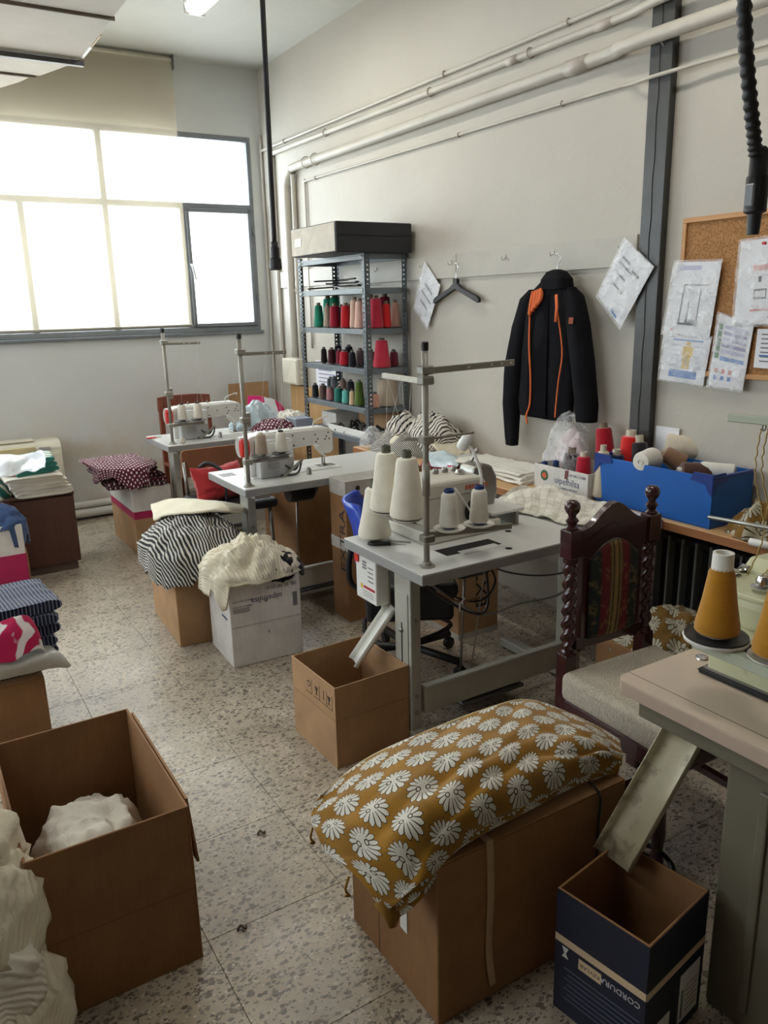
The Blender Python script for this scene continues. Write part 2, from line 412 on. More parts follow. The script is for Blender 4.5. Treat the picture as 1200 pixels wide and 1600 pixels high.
# roller blind
s = NT('blind_fabric'); tr = s.n('ShaderNodeBsdfTransparent'); tl = s.n('ShaderNodeBsdfTranslucent'); df = s.n('ShaderNodeBsdfDiffuse')
tr.inputs[0].default_value = (1, .95, .85, 1); tl.inputs[0].default_value = (.42, .36, .25, 1); df.inputs[0].default_value = lin((242, 232, 216))
m1 = s.n('ShaderNodeMixShader', i_0=.5); m2 = s.n('ShaderNodeMixShader', i_0=.5)
s.l(df.outputs[0], m1.inputs[1]); s.l(tl.outputs[0], m1.inputs[2]); s.l(m1.outputs[0], m2.inputs[1]); s.l(tr.outputs[0], m2.inputs[2]); s.l(m2.outputs[0], s.o.inputs[0])
M_BLIND = s.m
M_CREAM = pm('cream_plastic', (214, 208, 190), .45)
bl = thing('roller_blind', 'cream translucent roller blind pulled down over the window', 'blind', (0, 6.5, 1.5))
nx, nz = 40, 14; vs, fs, uv = [], [], []
for j in range(nz+1):
    for i in range(nx+1):
        x = .12+(2.152-.12)*i/nx; z = 1.97*j/nz
        vs.append((x+.012*j/nz, .006*math.sin(x*4.0)*(1-j/nz)+.004*fbm(x*2, z*2), z)); uv.append((i/nx, j/nz))
for j in range(nz):
    for i in range(nx): k = j*(nx+1)+i; fs.append((k, k+1, k+nx+2, k+nx+1))
put('blind_sheet', mesh('blind_sheet', vs, fs, M_BLIND, uv, True), bl)
tube('roller_tube', [(.10, .02, 1.965), (2.165, .02, 1.965)], .024, M_CREAM, bl, seg=14)
tube('bottom_bar', [(.12, .0, -.005), (2.155, .0, -.005)], .012, pm('bar_grey', (150, 145, 132), .5), bl, seg=8)
prism('end_bracket', [(-.03, -.07), (.03, -.07), (.034, .03), (-.034, .03)], .006, M_STEEL, bl, (2.172, .015, 1.97), (0, 0, PI/2))

# steel column, hook rail, pipes on the right wall
M_COL = pm('column_paint', (66, 66, 64), .38, .09, 9, .12, 30)
M_COLD = M_COL
col = thing('steel_column', 'dark grey painted steel column standing against the side wall', 'column', (XW, 2.433, 0))
box('flange', (-.045, -.057, 0), (-.034, .057, ZC), M_COL, col, .002); box('web', (-.036, -.05, 0), (0, -.043, ZC), M_COL, col); box('web', (-.036, .043, 0), (0, .05, ZC), M_COL, col)
tube('weld_seam', [(-.046, .004+.003*math.sin(k*2.1), .6+.08*k) for k in range(32)], .003, M_COL, col, seg=6)
M_RAIL = pm('rail_paint', (180, 175, 164), .5, .03, 5, .1, 40)
rail = thing('hook_rail', 'white painted wooden rail with small hooks along the wall', 'rail', (XW, 0, 1.77))
box('rail_board', (-.014, 2.53, 0), (0, 3.862, .135), M_RAIL, rail, .002); box('rail_board', (-.014, 3.866, 0), (0, 5.35, .135), M_RAIL, rail, .002); box('rail_board', (-.014, 5.355, .01), (0, 6.35, .14), M_RAIL, rail, .002)
M_CHROME = pm('chrome', (205, 205, 205), .18, .02, metal=1)
def hook(y, z=.085): tube('hook', [(-.012, y, z+.02), (-.018, y, z), (-.036, y, z-.012), (-.042, y, z+.008)], .0022, M_CHROME, rail, seg=6, sub=4)
for y in (2.61, 3.05, 3.42, 3.905, 4.2, 4.75): hook(y)
M_PIPE = pm('pipe_paint', (190, 184, 172), .42, .04, 5, .08, 25)
M_PIPEX = pm('pipe_joint_paint', (184, 175, 164), .45, .05, 9)
def pipe(label, pts, r, clips, sub=6, joints=()):
    t = thing('pipe', label, 'pipe', (0, 0, 0), 0, 'painted pipes on the side wall')
    P = []
    for p in pts: P.append(Vector(p))
    tube('pipe_run', P, r, M_PIPE, t, seg=12, sub=sub)
    for (y, z) in clips:
        ring = [(XW-.004-r*1.0+ (r*1.35)*math.cos(a), y, z+(r*1.35)*math.sin(a)) for a in [2*PI*k/10 for k in range(11)]]
        tube('clip', ring, .004, M_PIPEX, t, seg=5)
    for (y, z, ln) in joints:
        tube('coupling', [(XW-.004-r, y, z), (XW-.004-r, y+ln, z)], r*1.14, M_PIPEX, t, seg=12)
    return t
def straight(y0, y1, z0, z1, r, n=2, off=0):
    return [(XW-.004-r-off, y0+(y1-y0)*k/n, z0+(z1-z0)*k/n) for k in range(n+1)]
pipe('thin white conduit running highest along the side wall and down the window corner', straight(-.5, 2.3, 2.845, 2.86, .011, 1, .05)+straight(2.55, 2.55, 2.861, 2.861, .011, 1, .05)[:1]+straight(2.75, 6.52, 2.863, 2.885, .011)+[(XW-.015, 6.56, 2.87), (XW-.015, 6.565, 2.8), (XW-.015, 6.565, .3)], .011, [(3.0, 2.865), (3.97, 2.872), (6.1, 2.883)], 5)
pipe('medium white pipe second from the top that swells over the steel column', [(XW-.12, -.5, 2.80)]+straight(1.6, 1.6, 2.79, 2.79, .018, 1, .07)[:1]+straight(2.42, 2.42, 2.782, 2.782, .018, 1, .05)[:1]+straight(2.75, 6.28, 2.792, 2.83, .018, 3)+[(XW-.022, 6.34, 2.80), (XW-.022, 6.345, 2.7), (XW-.022, 6.345, 1.0)], .018, [(3.25, 2.797), (4.1, 2.805), (5.4, 2.82)], 5, [(3.34, 2.797, .08), (2.72, 2.792, .1)])
pipe('thick white pipe that bends down to the junction box', straight(-.5, 2.5, 2.60, 2.655, .03, 2, .045)+straight(2.75, 5.85, 2.662, 2.668, .03, 3)+[(XW-.034, 5.98, 2.65), (XW-.034, 6.05, 2.58), (XW-.034, 6.07, 2.45), (XW-.034, 6.075, 1.8), (XW-.034, 6.075, 1.22)], .03, [(2.42, 2.655), (5.55, 2.668), (5.7, 2.668)], 5, [(2.85, 2.662, .13)])
pipe('thin white cable conduit lowest of the four on the wall', straight(-.5, 1.9, 2.44, 2.502, .008, 1, .035)+straight(2.3, 2.5, 2.508, 2.51, .008, 1, .047)+straight(2.62, 2.62, 2.522, 2.522, .008, 1)[:1]+straight(2.8, 5.72, 2.527, 2.55, .008, 3)+[(XW-.012, 5.78, 2.535), (XW-.012, 5.785, 2.45), (XW-.012, 5.785, 1.3)], .008, [(3.03, 2.529), (3.84, 2.535), (5.6, 2.548)], 5)
pipe('white vertical pipe beside the thick bend', [(XW-.03, 5.95, 2.62), (XW-.022, 5.965, 2.45), (XW-.022, 5.97, 1.9), (XW-.022, 5.97, 1.22)], .02, [(5.97, 1.75), (5.97, 2.2)], 5)
jb = thing('junction_box', 'pale grey electrical junction box on the wall beside the shelf unit', 'junction box', (XW, 6.06, 1.0))
box('box_body', (-.09, -.14, 0), (0, .15, .21), M_CREAM, jb, .006, 2); box('lid', (-.096, -.13, .01), (-.09, .14, .2), M_CREAM, jb, .002)
for z in (.06, .1, .14): tube('gland', [(-.05, -.14, z), (-.05, -.155, z)], .012, M_CREAM, jb, seg=10)

# hanging supply cable with socket, corrugated conduit
M_BLACK = pm('black_rubber', (24, 24, 26), .5, .05)
cb = thing('hanging_cable', 'black power cable hanging from the ceiling with a socket end', 'cable', (1.578, 3.5, 1.80))
tube('cord', [(.012, 0, ZC-1.80), (.010, 0, 1.3), (.004, 0, .7), (0, 0, .09)], .0115, M_BLACK, cb, seg=10, sub=6)
lathe('socket', [(.013, .10), (.02, .095), (.02, .05), (.027, .046), (.029, -.0), (.024, -.004)], M_BLACK, cb, seg=20)
tube('cord_grip', [(0, 0, .085), (0, 0, .12)], .016, M_BLACK, cb, seg=10)
cd = thing('corrugated_conduit', 'black corrugated conduit hanging near the cork board with a plug coupling', 'conduit', (1.765, 1.2, 1.77))
P = smooth_path([(-.16, 0, ZC-1.77), (-.145, 0, .9), (-.108, 0, .47), (-.02, 0, .17)], 60)
rr = [.0165 if (k//2) % 2 else .0135 for k in range(len(P))]
tube('ribbed_hose', P, rr, M_BLACK, cd, seg=12)
lathe('coupling', [(.012, .19), (.021, .18), (.021, .13), (.025, .125), (.025, .05), (.016, .045), (.014, .0)], M_BLACK, cd, (-.005, 0, 0), seg=18)
box('clamp', (-.034, -.012, .06), (-.012, .012, .11), pm('grey_plastic', (120, 122, 124), .4), cd, .003)

# air duct and ceiling lamp
M_DUCT = pm('duct_skin', (158, 147, 132), .55, .05, 3, .1, 20)
M_DUCTS = pm('duct_seam', (118, 106, 92), .6)
du = thing('air_duct', 'beige ceiling air duct with cross seams and rounded end', 'duct', (.0, 0, 3.02))
def duct_out(ya, yb): return [(-.6, ya), (1.19, ya), (1.19, yb), (-.6, yb)]
prism('duct_section', duct_out(1.2, 4.38), .34, M_DUCT, du, (0, 0, .17), bev=.012, axis='z')
prism('duct_section', duct_out(4.40, 5.6)[:2]+[(1.19, 5.05), (1.15, 5.3), (1.04, 5.6), (-.6, 5.6)], .34, M_DUCT, du, (0, 0, .17), bev=.012, axis='z')
prism('duct_section', [(-.6, 5.62), (1.0, 5.62), (.95, 5.8), (.86, 6.0), (.7, 6.13), (.4, 6.22), (-.6, 6.25)], .34, M_DUCT, du, (0, 0, .17), bev=.012, axis='z')
tube('seam', [(-.6, 4.39, .0), (1.19, 4.39, 0), (1.19, 4.39, .33)], .012, M_DUCTS, du); tube('seam', [(-.6, 5.61, .0), (1.01, 5.61, 0), (1.01, 5.61, .33)], .012, M_DUCTS, du)
box('support_bar', (-.6, 5.14, -.032), (1.2, 5.18, -.006), pm('strut_steel', (96, 96, 98), .45, metal=.6), du, .003)
box('tape', (1.176, 4.9, .0), (1.194, 5.12, .1), pm('white_tape', (238, 238, 236), .35), du, .001); box('tape', (1.186, 4.68, 0), (1.194, 4.88, .09), pm('tan_tape', (196, 164, 120), .5), du, .001)
s = NT('lamp_glow'); s.b.inputs['Base Color'].default_value = lin((240, 240, 236)); s.b.inputs['Emission Color'].default_value = (1, .97, .9, 1); s.b.inputs['Emission Strength'].default_value = 1.3; M_GLOW = s.m
def ceiling_lamp(label, x, y, power=13):
    la = thing('ceiling_lamp', label, 'lamp', (x, y, ZC-.11), 0, 'fluorescent ceiling lamps')
    box('housing', (-.07, -.7, .05), (.07, .68, .11), pm('lamp_white', (226, 226, 222), .35), la, .006)
    prism('diffuser', [(-.065, .05), (-.055, .012), (-.03, 0), (.03, 0), (.055, .012), (.065, .05)], 1.36, M_GLOW, la, (0, 0, 0))
    box('end_cap', (-.068, .67, .0), (.068, .69, .1), pm('lamp_white', (226, 226, 222), .35), la, .006)
    l = area('tube_light', (0, 0, -.01), (0, 0, 0), .1, 1.3, power, (1.0, .96, .88)); l.parent = la
ceiling_lamp('white fluorescent batten lamp on the ceiling before the window table', 1.93, 4.6)
ceiling_lamp('white fluorescent batten lamp on the ceiling over the carved chair', 1.93, 1.9)
ceiling_lamp('white fluorescent batten lamp on the ceiling beyond the air duct', -1.3, 4.6)
ceiling_lamp('white fluorescent batten lamp on the ceiling over the aisle', -1.3, 1.9)

# low pipes along the window wall, console heater
for k, (yy, zz, rr_) in enumerate(((6.53, .05, .035), (6.55, .115, .028))):
    tag(tube('heating_pipe', [(-2.9, yy, zz), (2.75, yy, zz)], rr_, pm('white_pipe', (222, 222, 216), .35), None, seg=14), ('thick', 'thinner upper')[k]+' white heating pipe running low along the window wall', 'pipe')

# ------------------------------------------------------------------ sewing tables
TZ = .76
M_LAM = pm('laminate', (212, 212, 208), .32, .02, 4, .03, 40)
M_EDGE = pm('laminate_edge', (146, 146, 144), .5, .04)
M_FRAME = pm('frame_paint', (172, 170, 160), .45, .05, 6, .05, 40)
M_DARK = pm('dark_slot', (18, 18, 18), .7, 0)
M_METAL = pm('steel_metal', (150, 148, 142), .32, .05, metal=.85)
M_GREYP = pm('stand_grey', (150, 146, 136), .42, .05, metal=.25)
M_WHITEP = pm('machine_white', (226, 225, 220), .3, .02)
M_MGREY = pm('machine_grey', (176, 176, 174), .35, .03)
M_RED = pm('red_plastic', (206, 44, 36), .35, .05)
def sewing_table(label, x, y, L=1.04, W=.54, beam=True, right_leg=.93):
    t = thing('sewing_table', label, 'table', (x, y, 0), 0, 'grey sewing tables in a row')
    box('tabletop', (0, 0, TZ-.04), (L, W, TZ-.002), M_EDGE, t, .004, 2)
    box('laminate_sheet', (.0015, .0015, TZ-.003), (L-.0015, W-.0015, TZ), M_LAM, t, .001)
    yc = W/2
    for k, xl in enumerate((.092, right_leg)):
        lg = box('leg', (xl, yc-.055, .045), (xl+.045, yc+.055, TZ-.07), M_FRAME, t, .004, 2)
        def sub(n, lo, hi, m, b=.002):
            o = box(n, lo, hi, m, lg, b); o.location -= lg.location; return o
        sub('slot_plate', (xl-.004, yc-.04, .16), (xl, yc+.04, .60), M_FRAME)
        sub('slot', (xl-.0052, yc-.003, .22), (xl-.0038, yc+.003, .48), M_DARK, 0)
        sub('foot', (xl-.004, -.04 if k == 0 else -.02, .008), (xl+.05, W+.16, .05), M_FRAME, .006)
        sub('top_bracket', (xl-.02, .06, TZ-.072), (xl+.065, W-.06, TZ-.04), M_FRAME, .003)
        for z in (.45,): 
            o = lathe('bolt', [(.009, 0), (.009, .006), (.005, .009)], M_METAL, lg, (xl-.005, yc, z), (0, -PI/2, 0), 8); o.location -= lg.location
        for z in (.12, .19, .50):
            o = lathe('bolt', [(.008, 0), (.008, .005), (.004, .008)], M_METAL, lg, (xl+.022, yc-.055, z), (PI/2, 0, 0), 8); o.location -= lg.location
    if beam:
        box('crossbeam', (.155, yc-.05, .10), (right_leg, yc-.018, .215), M_FRAME, t, .004)
        box('beam_lip', (.155, yc-.056, .205), (right_leg, yc-.03, .217), M_FRAME, t, .003)
    tr = thing('treadle', None, None); tr.parent = t; tr.location = (.5, yc+.06, 0)
    box('plate', (-.16, -.11, .07), (.16, .12, .085), pm('cast_grey', (70, 70, 70), .5), tr, .004)
    tube('axle', [(-.345, 0, .075), (.385, 0, .075)], .008, M_METAL, tr)
    for i in range(5): box('tread_rib', (-.14, -.09+.045*i, .085), (.14, -.075+.045*i, .09), pm('cast_grey', (70, 70, 70), .5), tr, .001)
    tube('pitman_rod', [(.42, yc+.08, .09), (.43, yc+.06, .60)], .005, M_METAL, t)
    mo = lathe('motor', [(.0, -.09), (.055, -.088), (.062, -.06), (.062, .05), (.04, .07), (.02, .09), (0, .09)], pm('motor_black', (36, 36, 38), .45), t, (.46, yc+.05, .635), (0, PI/2, 0), 18)
    tube('motor_mount', [(.46, yc+.05, .64), (.46, yc+.05, TZ-.04)], .02, M_GREYP, t)
    return t
T1 = sewing_table('white sewing table closest to the window, behind the polka dot fabric', 1.455, 5.09)
T2 = sewing_table('white sewing table with the red cushion chair drawn up', 1.385, 3.585)
T3 = sewing_table('white sewing table carrying tall white thread cones and an overlocker', 1.385, 2.04, 1.19)
# holes in T3's top
for (px, py) in ((794, 830), (795, 857)):
    p = onz(px, py, TZ); lathe('grommet', [(.013, 0), (.013, .0012), (.0, .0012)], M_DARK, T3, (p.x-1.385, p.y-2.04, TZ-.0002), seg=16)
box('machine_cutout', (.19, .12, TZ-.001), (.44, .2, TZ+.0008), M_DARK, T3); box('cutout_plate', (.25, .10, TZ), (.42, .14, TZ+.0015), M_LAM, T3)
# switch box, with printed label
M_LABEL = pm('label_white', (225, 224, 220), .4, .02); M_INKG = pm('ink_grey', (120, 118, 120), .6, 0); M_INKR = pm('ink_red', (176, 26, 36), .5, 0); M_INKY = pm('ink_yellow', (222, 186, 40), .5, 0)
cbx = box('control_box', (.058, .40, .505), (.118, .555, .70), M_LABEL, T3, .006, 2)
def onbox(n, y0, y1, z0, z1, m, d=.001):
    o = box(n, (.058-d, y0, z0), (.0585, y1, z1), m, cbx); o.location -= cbx.location; return o
onbox('warning_bar', .41, .495, .558, .568, M_INKR); onbox('warning_triangle', .503, .517, .553, .572, M_INKY)
for k in range(4): onbox('print_line', .42, .46, .592+.018*k, .597+.018*k, M_INKG)
for k in range(3): onbox('print_line', .47, .50, .637+.012*k, .645+.012*k, M_INKG)
for k in range(3): onbox('print_line', .42, .50, .526+.009*k, .528+.009*k, M_INKG)
onbox('rocker_switch', .525, .553, .655, .69, M_RED, .006)
box('box_bracket', (.118, .41, .46), (.13, .47, .71), M_FRAME, T3, .003)

def chute(parent, a, b, wid, mat, pname='scrap_chute'):
    """half-round sheet metal chute sloping from a down to b"""
    a = Vector(a); b = Vector(b); d = (b-a).normalized(); side = d.cross(Vector((0, 0, 1))).normalized(); up = side.cross(d).normalized()
    vs, fs = [], []; prof = [(-1, .5), (-.97, .12), (-.8, .0), (-.4, -.06), (0, -.08), (.4, -.06), (.8, 0), (.97, .12), (1, .5)]
    n = 6
    for i in range(n+1):
        p = a+(b-a)*(i/n)
        for u, v in prof: vs.append(p+side*(u*wid/2)+up*(v*wid/2))
    m = len(prof)
    for i in range(n):
        for k in range(m-1): q = i*m+k; fs.append((q, q+1, q+m+1, q+m))
    o = put(pname, mesh(pname, vs, fs, mat, None, True), parent)
    md = o.modifiers.new('s', 'SOLIDIFY'); md.thickness = .003
    return o
M_CHUTE = pm('chute_white', (222, 221, 210), .35, .03)
chute(T3, (.115, .37, .50), (-.035, .415, .285), .085, M_CHUTE)
# cables under T3
M_CABLE = pm('cable_grey', (70, 70, 72), .5); M_CABLEL = pm('cable_light', (150, 150, 148), .5); M_CABLEK = pm('cable_black', (26, 26, 28), .5)
for pts, r, m in ((((.17, .33, .66), (.24, .25, .56), (.38, .2, .47), (.48, .25, .46), (.52, .3, .55), (.5, .3, .68)), .006, M_CABLE),
    (((.15, .3, .69), (.22, .24, .60), (.34, .2, .5), (.47, .22, .44), (.6, .2, .46), (.8, .2, .45), (.93, .2, .49), (1.1, .22, .53)), .005, M_CABLEL),
    (((.45, .28, .66), (.55, .22, .6), (.75, .2, .55), (1.0, .2, .54), (1.15, .2, .54)), .0035, M_CABLE),
    (((.2, .3, .64), (.3, .2, .55), (.42, .2, .52), (.52, .25, .56), (.5, .28, .62), (.47, .3, .58)), .004, M_CABLEK),
    (((.2, .2, .60), (.28, .18, .55), (.4, .2, .53), (.45, .22, .51)), .0035, pm('cable_tan', (140, 110, 80), .5))):
    tube('cable', pts, r, m, T3, seg=6, sub=6)
tube('cable_tie', [(.3, .19, .50), (.29, .18, .535), (.31, .17, .56)], .003, M_LABEL, T3, seg=5)
ch = [(.40+.01*k/20, .16+.12*k/20, .70-.6*k/20) for k in range(21)]
tube('lift_chain', [Vector(p)+Vector((.003*((i % 2)*2-1), 0, 0)) for i, p in enumerate(smooth_path(ch, 3))], .003, M_METAL, T3, seg=5)

# ------------------------------------------------------------------ thread cones
def ymat(c, name=None):
    k = 'yarn_%d_%d_%d' % c
    if k in MATS: return MATS[k]
    s = NT(k); vec = s.coord('Object'); col = lin(c)
    f = s.noise(vec, 22, 4)
    s.l(s.ramp(f, [(.3, tuple(v*.94 for v in col[:3])+(1,)), (.7, tuple(min(1, v*1.04) for v in col[:3])+(1,))]), s.b.inputs['Base Color'])
    s.b.inputs['Roughness'].default_value = .8; s.b.inputs['Sheen Weight'].default_value = .3; s.b.inputs['Specular IOR Level'].default_value = .2
    sep = s.n('ShaderNodeSeparateXYZ'); s.l(vec, sep.inputs[0])
    wz = s.math('ADD', s.math('MULTIPLY', sep.outputs[2], 1400.0), s.math('MULTIPLY', s.noise(vec, 40, 2), 6.0))
    s.bump(s.math('SINE', wz), .25, .002)
    MATS[k] = s.m; return s.m
M_CORE = {k: pm('core_'+k, c, .6, .04) for k, c in dict(olive=(92, 92, 74), brown=(128, 112, 92), white=(225, 222, 214), blue=(36, 62, 120), black=(26, 26, 28), beige=(206, 196, 176), grey=(110, 106, 104)).items()}
_cm = {}
def cone(label, loc, h, rb, rt, c, core='brown', group=None, rot=(0, 0, 0), tip=.022, cr=None, name='thread_cone', foot=.006):
    cr = cr or max(.009, rt*.55)
    key = (round(h, 3), round(rb, 4), round(rt, 4), c, core, round(tip, 3))
    if key not in _cm:
        e = min(.006, rb*.2)
        y = lathe_m('yarn', [(rb*.55, foot), (rb-e, foot), (rb, foot+e), (rb*.99+rt*.01, foot+.02), (rb+(rt-rb)*.5, h*.5), (rt+.001, h-.012), (rt-.004, h-.002), (cr, h)], ymat(c), 22)
        k = lathe_m('core', [(min(cr*1.5+.003, rb*.62), 0), (min(cr*1.5+.002, rb*.6), foot+.001), (cr, h-.003), (cr*.96, h+tip), (cr*.7, h+tip), (cr*.68, h+tip-.015), (0, h+tip-.016)], M_CORE[core], 16)
        _cm[key] = (y, k)
    y, k = _cm[key]
    t = thing(name, label, 'thread cone', loc, 0, group); t.rotation_euler = rot
    put('yarn', y, t); put('core', k, t)
    return t

# ------------------------------------------------------------------ thread stands
def flat_arm(name, a, b, hgt, thick, mat, parent, holes=()):
    a = Vector(a); b = Vector(b); L = (b-a).length; an = math.atan2((b-a).y, (b-a).x)
    o = boxc(name, (a+b)/2, (L, thick, hgt), mat, parent, .002, 1, (0, -math.asin((b-a).z/L), an))
    for f in holes:
        put('guide_hole', lathe_m('guide_hole', [(.004, -thick*.55), (.004, thick*.55)], M_LABEL, 10), o, ((f-.5)*L, 0, 0), (PI/2, 0, 0))
    return o
def disc(parent, loc, r, mat):
    o = lathe('spool_disc', [(r*.3, -.006), (r*.8, -.004), (r, .002), (r, .005), (r*.9, .002), (.0, .0)], mat, parent, loc, seg=28)
    put('spool_pin', lathe_m('spool_pin', [(.004, 0), (.004, .06), (.0, .062)], M_METAL, 8), o)
    return o
def thread_stand(label, loc, top=.755, group='thread stands on the tables'):
    t = thing('thread_stand', label, 'thread stand', loc, 0, group)
    lathe('base_flange', [(.028, 0), (.028, .004), (.018, .006), (.016, .016), (.012, .018)], M_GREYP, t)
    tube('pole', [(0, 0, .004), (0, 0, top-.02)], .0105, M_GREYP, t, seg=14)
    lathe('pole_cap', [(.0125, top-.028), (.0125, top-.003), (.009, top), (0, top)], M_BLACK, t, seg=14)
    return t
def clamp(t, z, mat=None): 
    o = box('clamp', (-.02, -.02, z-.014), (.024, .02, z+.014), mat or M_GREYP, t, .004)
    return o
M_DISC = pm('disc_grey', (92, 90, 88), .45); M_DISCW = pm('disc_white', (206, 204, 196), .4)
for (lab, p, mm) in (('thread stand with two white spools on the table closest to the window', onz(270, 694, TZ), 'a'), ('thread stand with beige and white spools on the middle table', onz(389, 760, TZ), 'b')):
    p.z = TZ; t = thread_stand(lab, p)
    clamp(t, .665); flat_arm('guide_arm', (.0, 0, .655), (.245, 0, .652), .017, .006, M_GREYP, t, (.55, .7, .93))
    clamp(t, .335); box('pole_bracket', (.006, -.012, .30), (.03, .012, .37), M_GREYP, t, .003)
    clamp(t, .125); flat_arm('tray_arm', (-.01, 0, .125), (.235, .02, .12), .016, .022, M_GREYP, t)
    for k, dx in enumerate((.085, .195)):
        disc(t, (dx, .012, .143), .052, M_DISC)
        c = (226, 220, 206) if (mm == 'a' or k == 1) else (176, 158, 140)
        lab2 = {'a': ('cream thread spool nearer the stand pole on the window table', 'cream thread spool at the arm end of the window table stand')[k], 'b': ('small beige thread spool on the middle table stand', 'small off white thread spool with navy core on the middle table stand')[k]}[mm]
        cone(lab2, (p.x+dx, p.y+.012, TZ+.147), .108, .031, .0245, c, 'black' if (mm == 'a' or k == 1) else 'beige', 'spools on the stand at the window table' if mm == 'a' else None, name='thread_spool', tip=.008, cr=.014)
    for k, (a, b) in enumerate((((.13, 0, .65), (.085, .012, .26)), ((.225, 0, .65), (.195, .012, .26)), ((.17, 0, .65), (.3, .22, .235)))):
        tube('thread_strand', [a, b], .0007, M_LABEL, t, seg=4)
p = onz(395, 745, TZ); cone('small white spool standing loose beside the middle table stand', (p.x, p.y, TZ), .085, .022, .02, (226, 222, 208), 'white', name='thread_spool', tip=.004, cr=.012)
p = onz(283, 693, TZ); cone('tiny white bobbin reel lying on the window table', (p.x, p.y, TZ+.02), .03, .02, .02, (226, 222, 208), 'white', name='thread_spool', rot=(PI/2, 0, .4), tip=.004, cr=.008)
# big stand on T3
p = onz(667, 885, TZ); p.z = TZ; S3 = p
t = thread_stand('tall thread stand with several guide arms holding large white cones', p)
clamp(t, .665, M_METAL); flat_arm('guide_arm', (.012, 0, .662), (.375, .0, .668), .022, .005, M_GREYP, t, (.45, .72, .84, .95))
clamp(t, .632, M_METAL); flat_arm('guide_arm', (0, -.0, .628), (0, .255, .632), .018, .016, pm('arm_cream', (206, 202, 188), .4), t, (.25, .55, .9))
clamp(t, .44); flat_arm('guide_arm', (.0, 0, .44), (.2, 0, .442), .008, .008, M_METAL, t); flat_arm('guide_arm', (0, 0, .44), (-.05, .05, .44), .012, .008, M_GREYP, t)
clamp(t, .10, M_METAL); flat_arm('tray_arm', (0, 0, .112), (.375, 0, .082), .022, .012, M_GREYP, t); flat_arm('tray_arm', (0, 0, .13), (0, .3, .122), .02, .014, M_GREYP, t)
tube('pole_sleeve', [(0, 0, .25), (0, 0, .36)], .0135, M_GREYP, t, seg=14)
for dx, dy, dz, r, m in ((.095, .0, .118, .055, M_DISCW), (.225, .0, .112, .055, M_DISCW), (.0, .115, .142, .052, M_DISCW), (0, .25, .14, .052, M_DISCW)): disc(t, (dx, dy, dz), r, m)
for a, b in (((0, .08, .625), (0, .115, .37)), ((0, .14, .625), (.13, .3, .3)), ((0, .23, .625), (0, .25, .37)), ((0, .23, .625), (.18, .36, .3)), ((0, .14, .625), (.02, .3, .35))): tube('thread_strand', [a, b], .0008, M_LABEL, t, seg=4)
W = (228, 222, 206)
cone('tall white thread cone with olive core beside the stand pole', (S3.x, S3.y+.115, TZ+.147), .215, .0635, .036, W, 'olive', 'tall white cones on the thread stand', cr=.017, tip=.026)
cone('tall white thread cone with olive core, outer one on the stand arm', (S3.x, S3.y+.25, TZ+.145), .215, .0635, .036, W, 'olive', 'tall white cones on the thread stand', cr=.017, tip=.026)
p = onz(586, 843, TZ); cone('tall white thread cone standing directly on the table beside the scissors', (p.x, p.y, TZ), .205, .064, .032, W, 'olive', cr=.016, tip=.03, foot=.014)
for k, dx in enumerate((.095, .225)): cone(('short white thread cone with blue core next to the stand pole', 'short white thread cone with blue core at the end of the stand arm')[k], (S3.x+dx, S3.y, TZ+.122-.006*k), .125, .034, .0265, (226, 222, 210), 'blue', tip=.012, cr=.018)

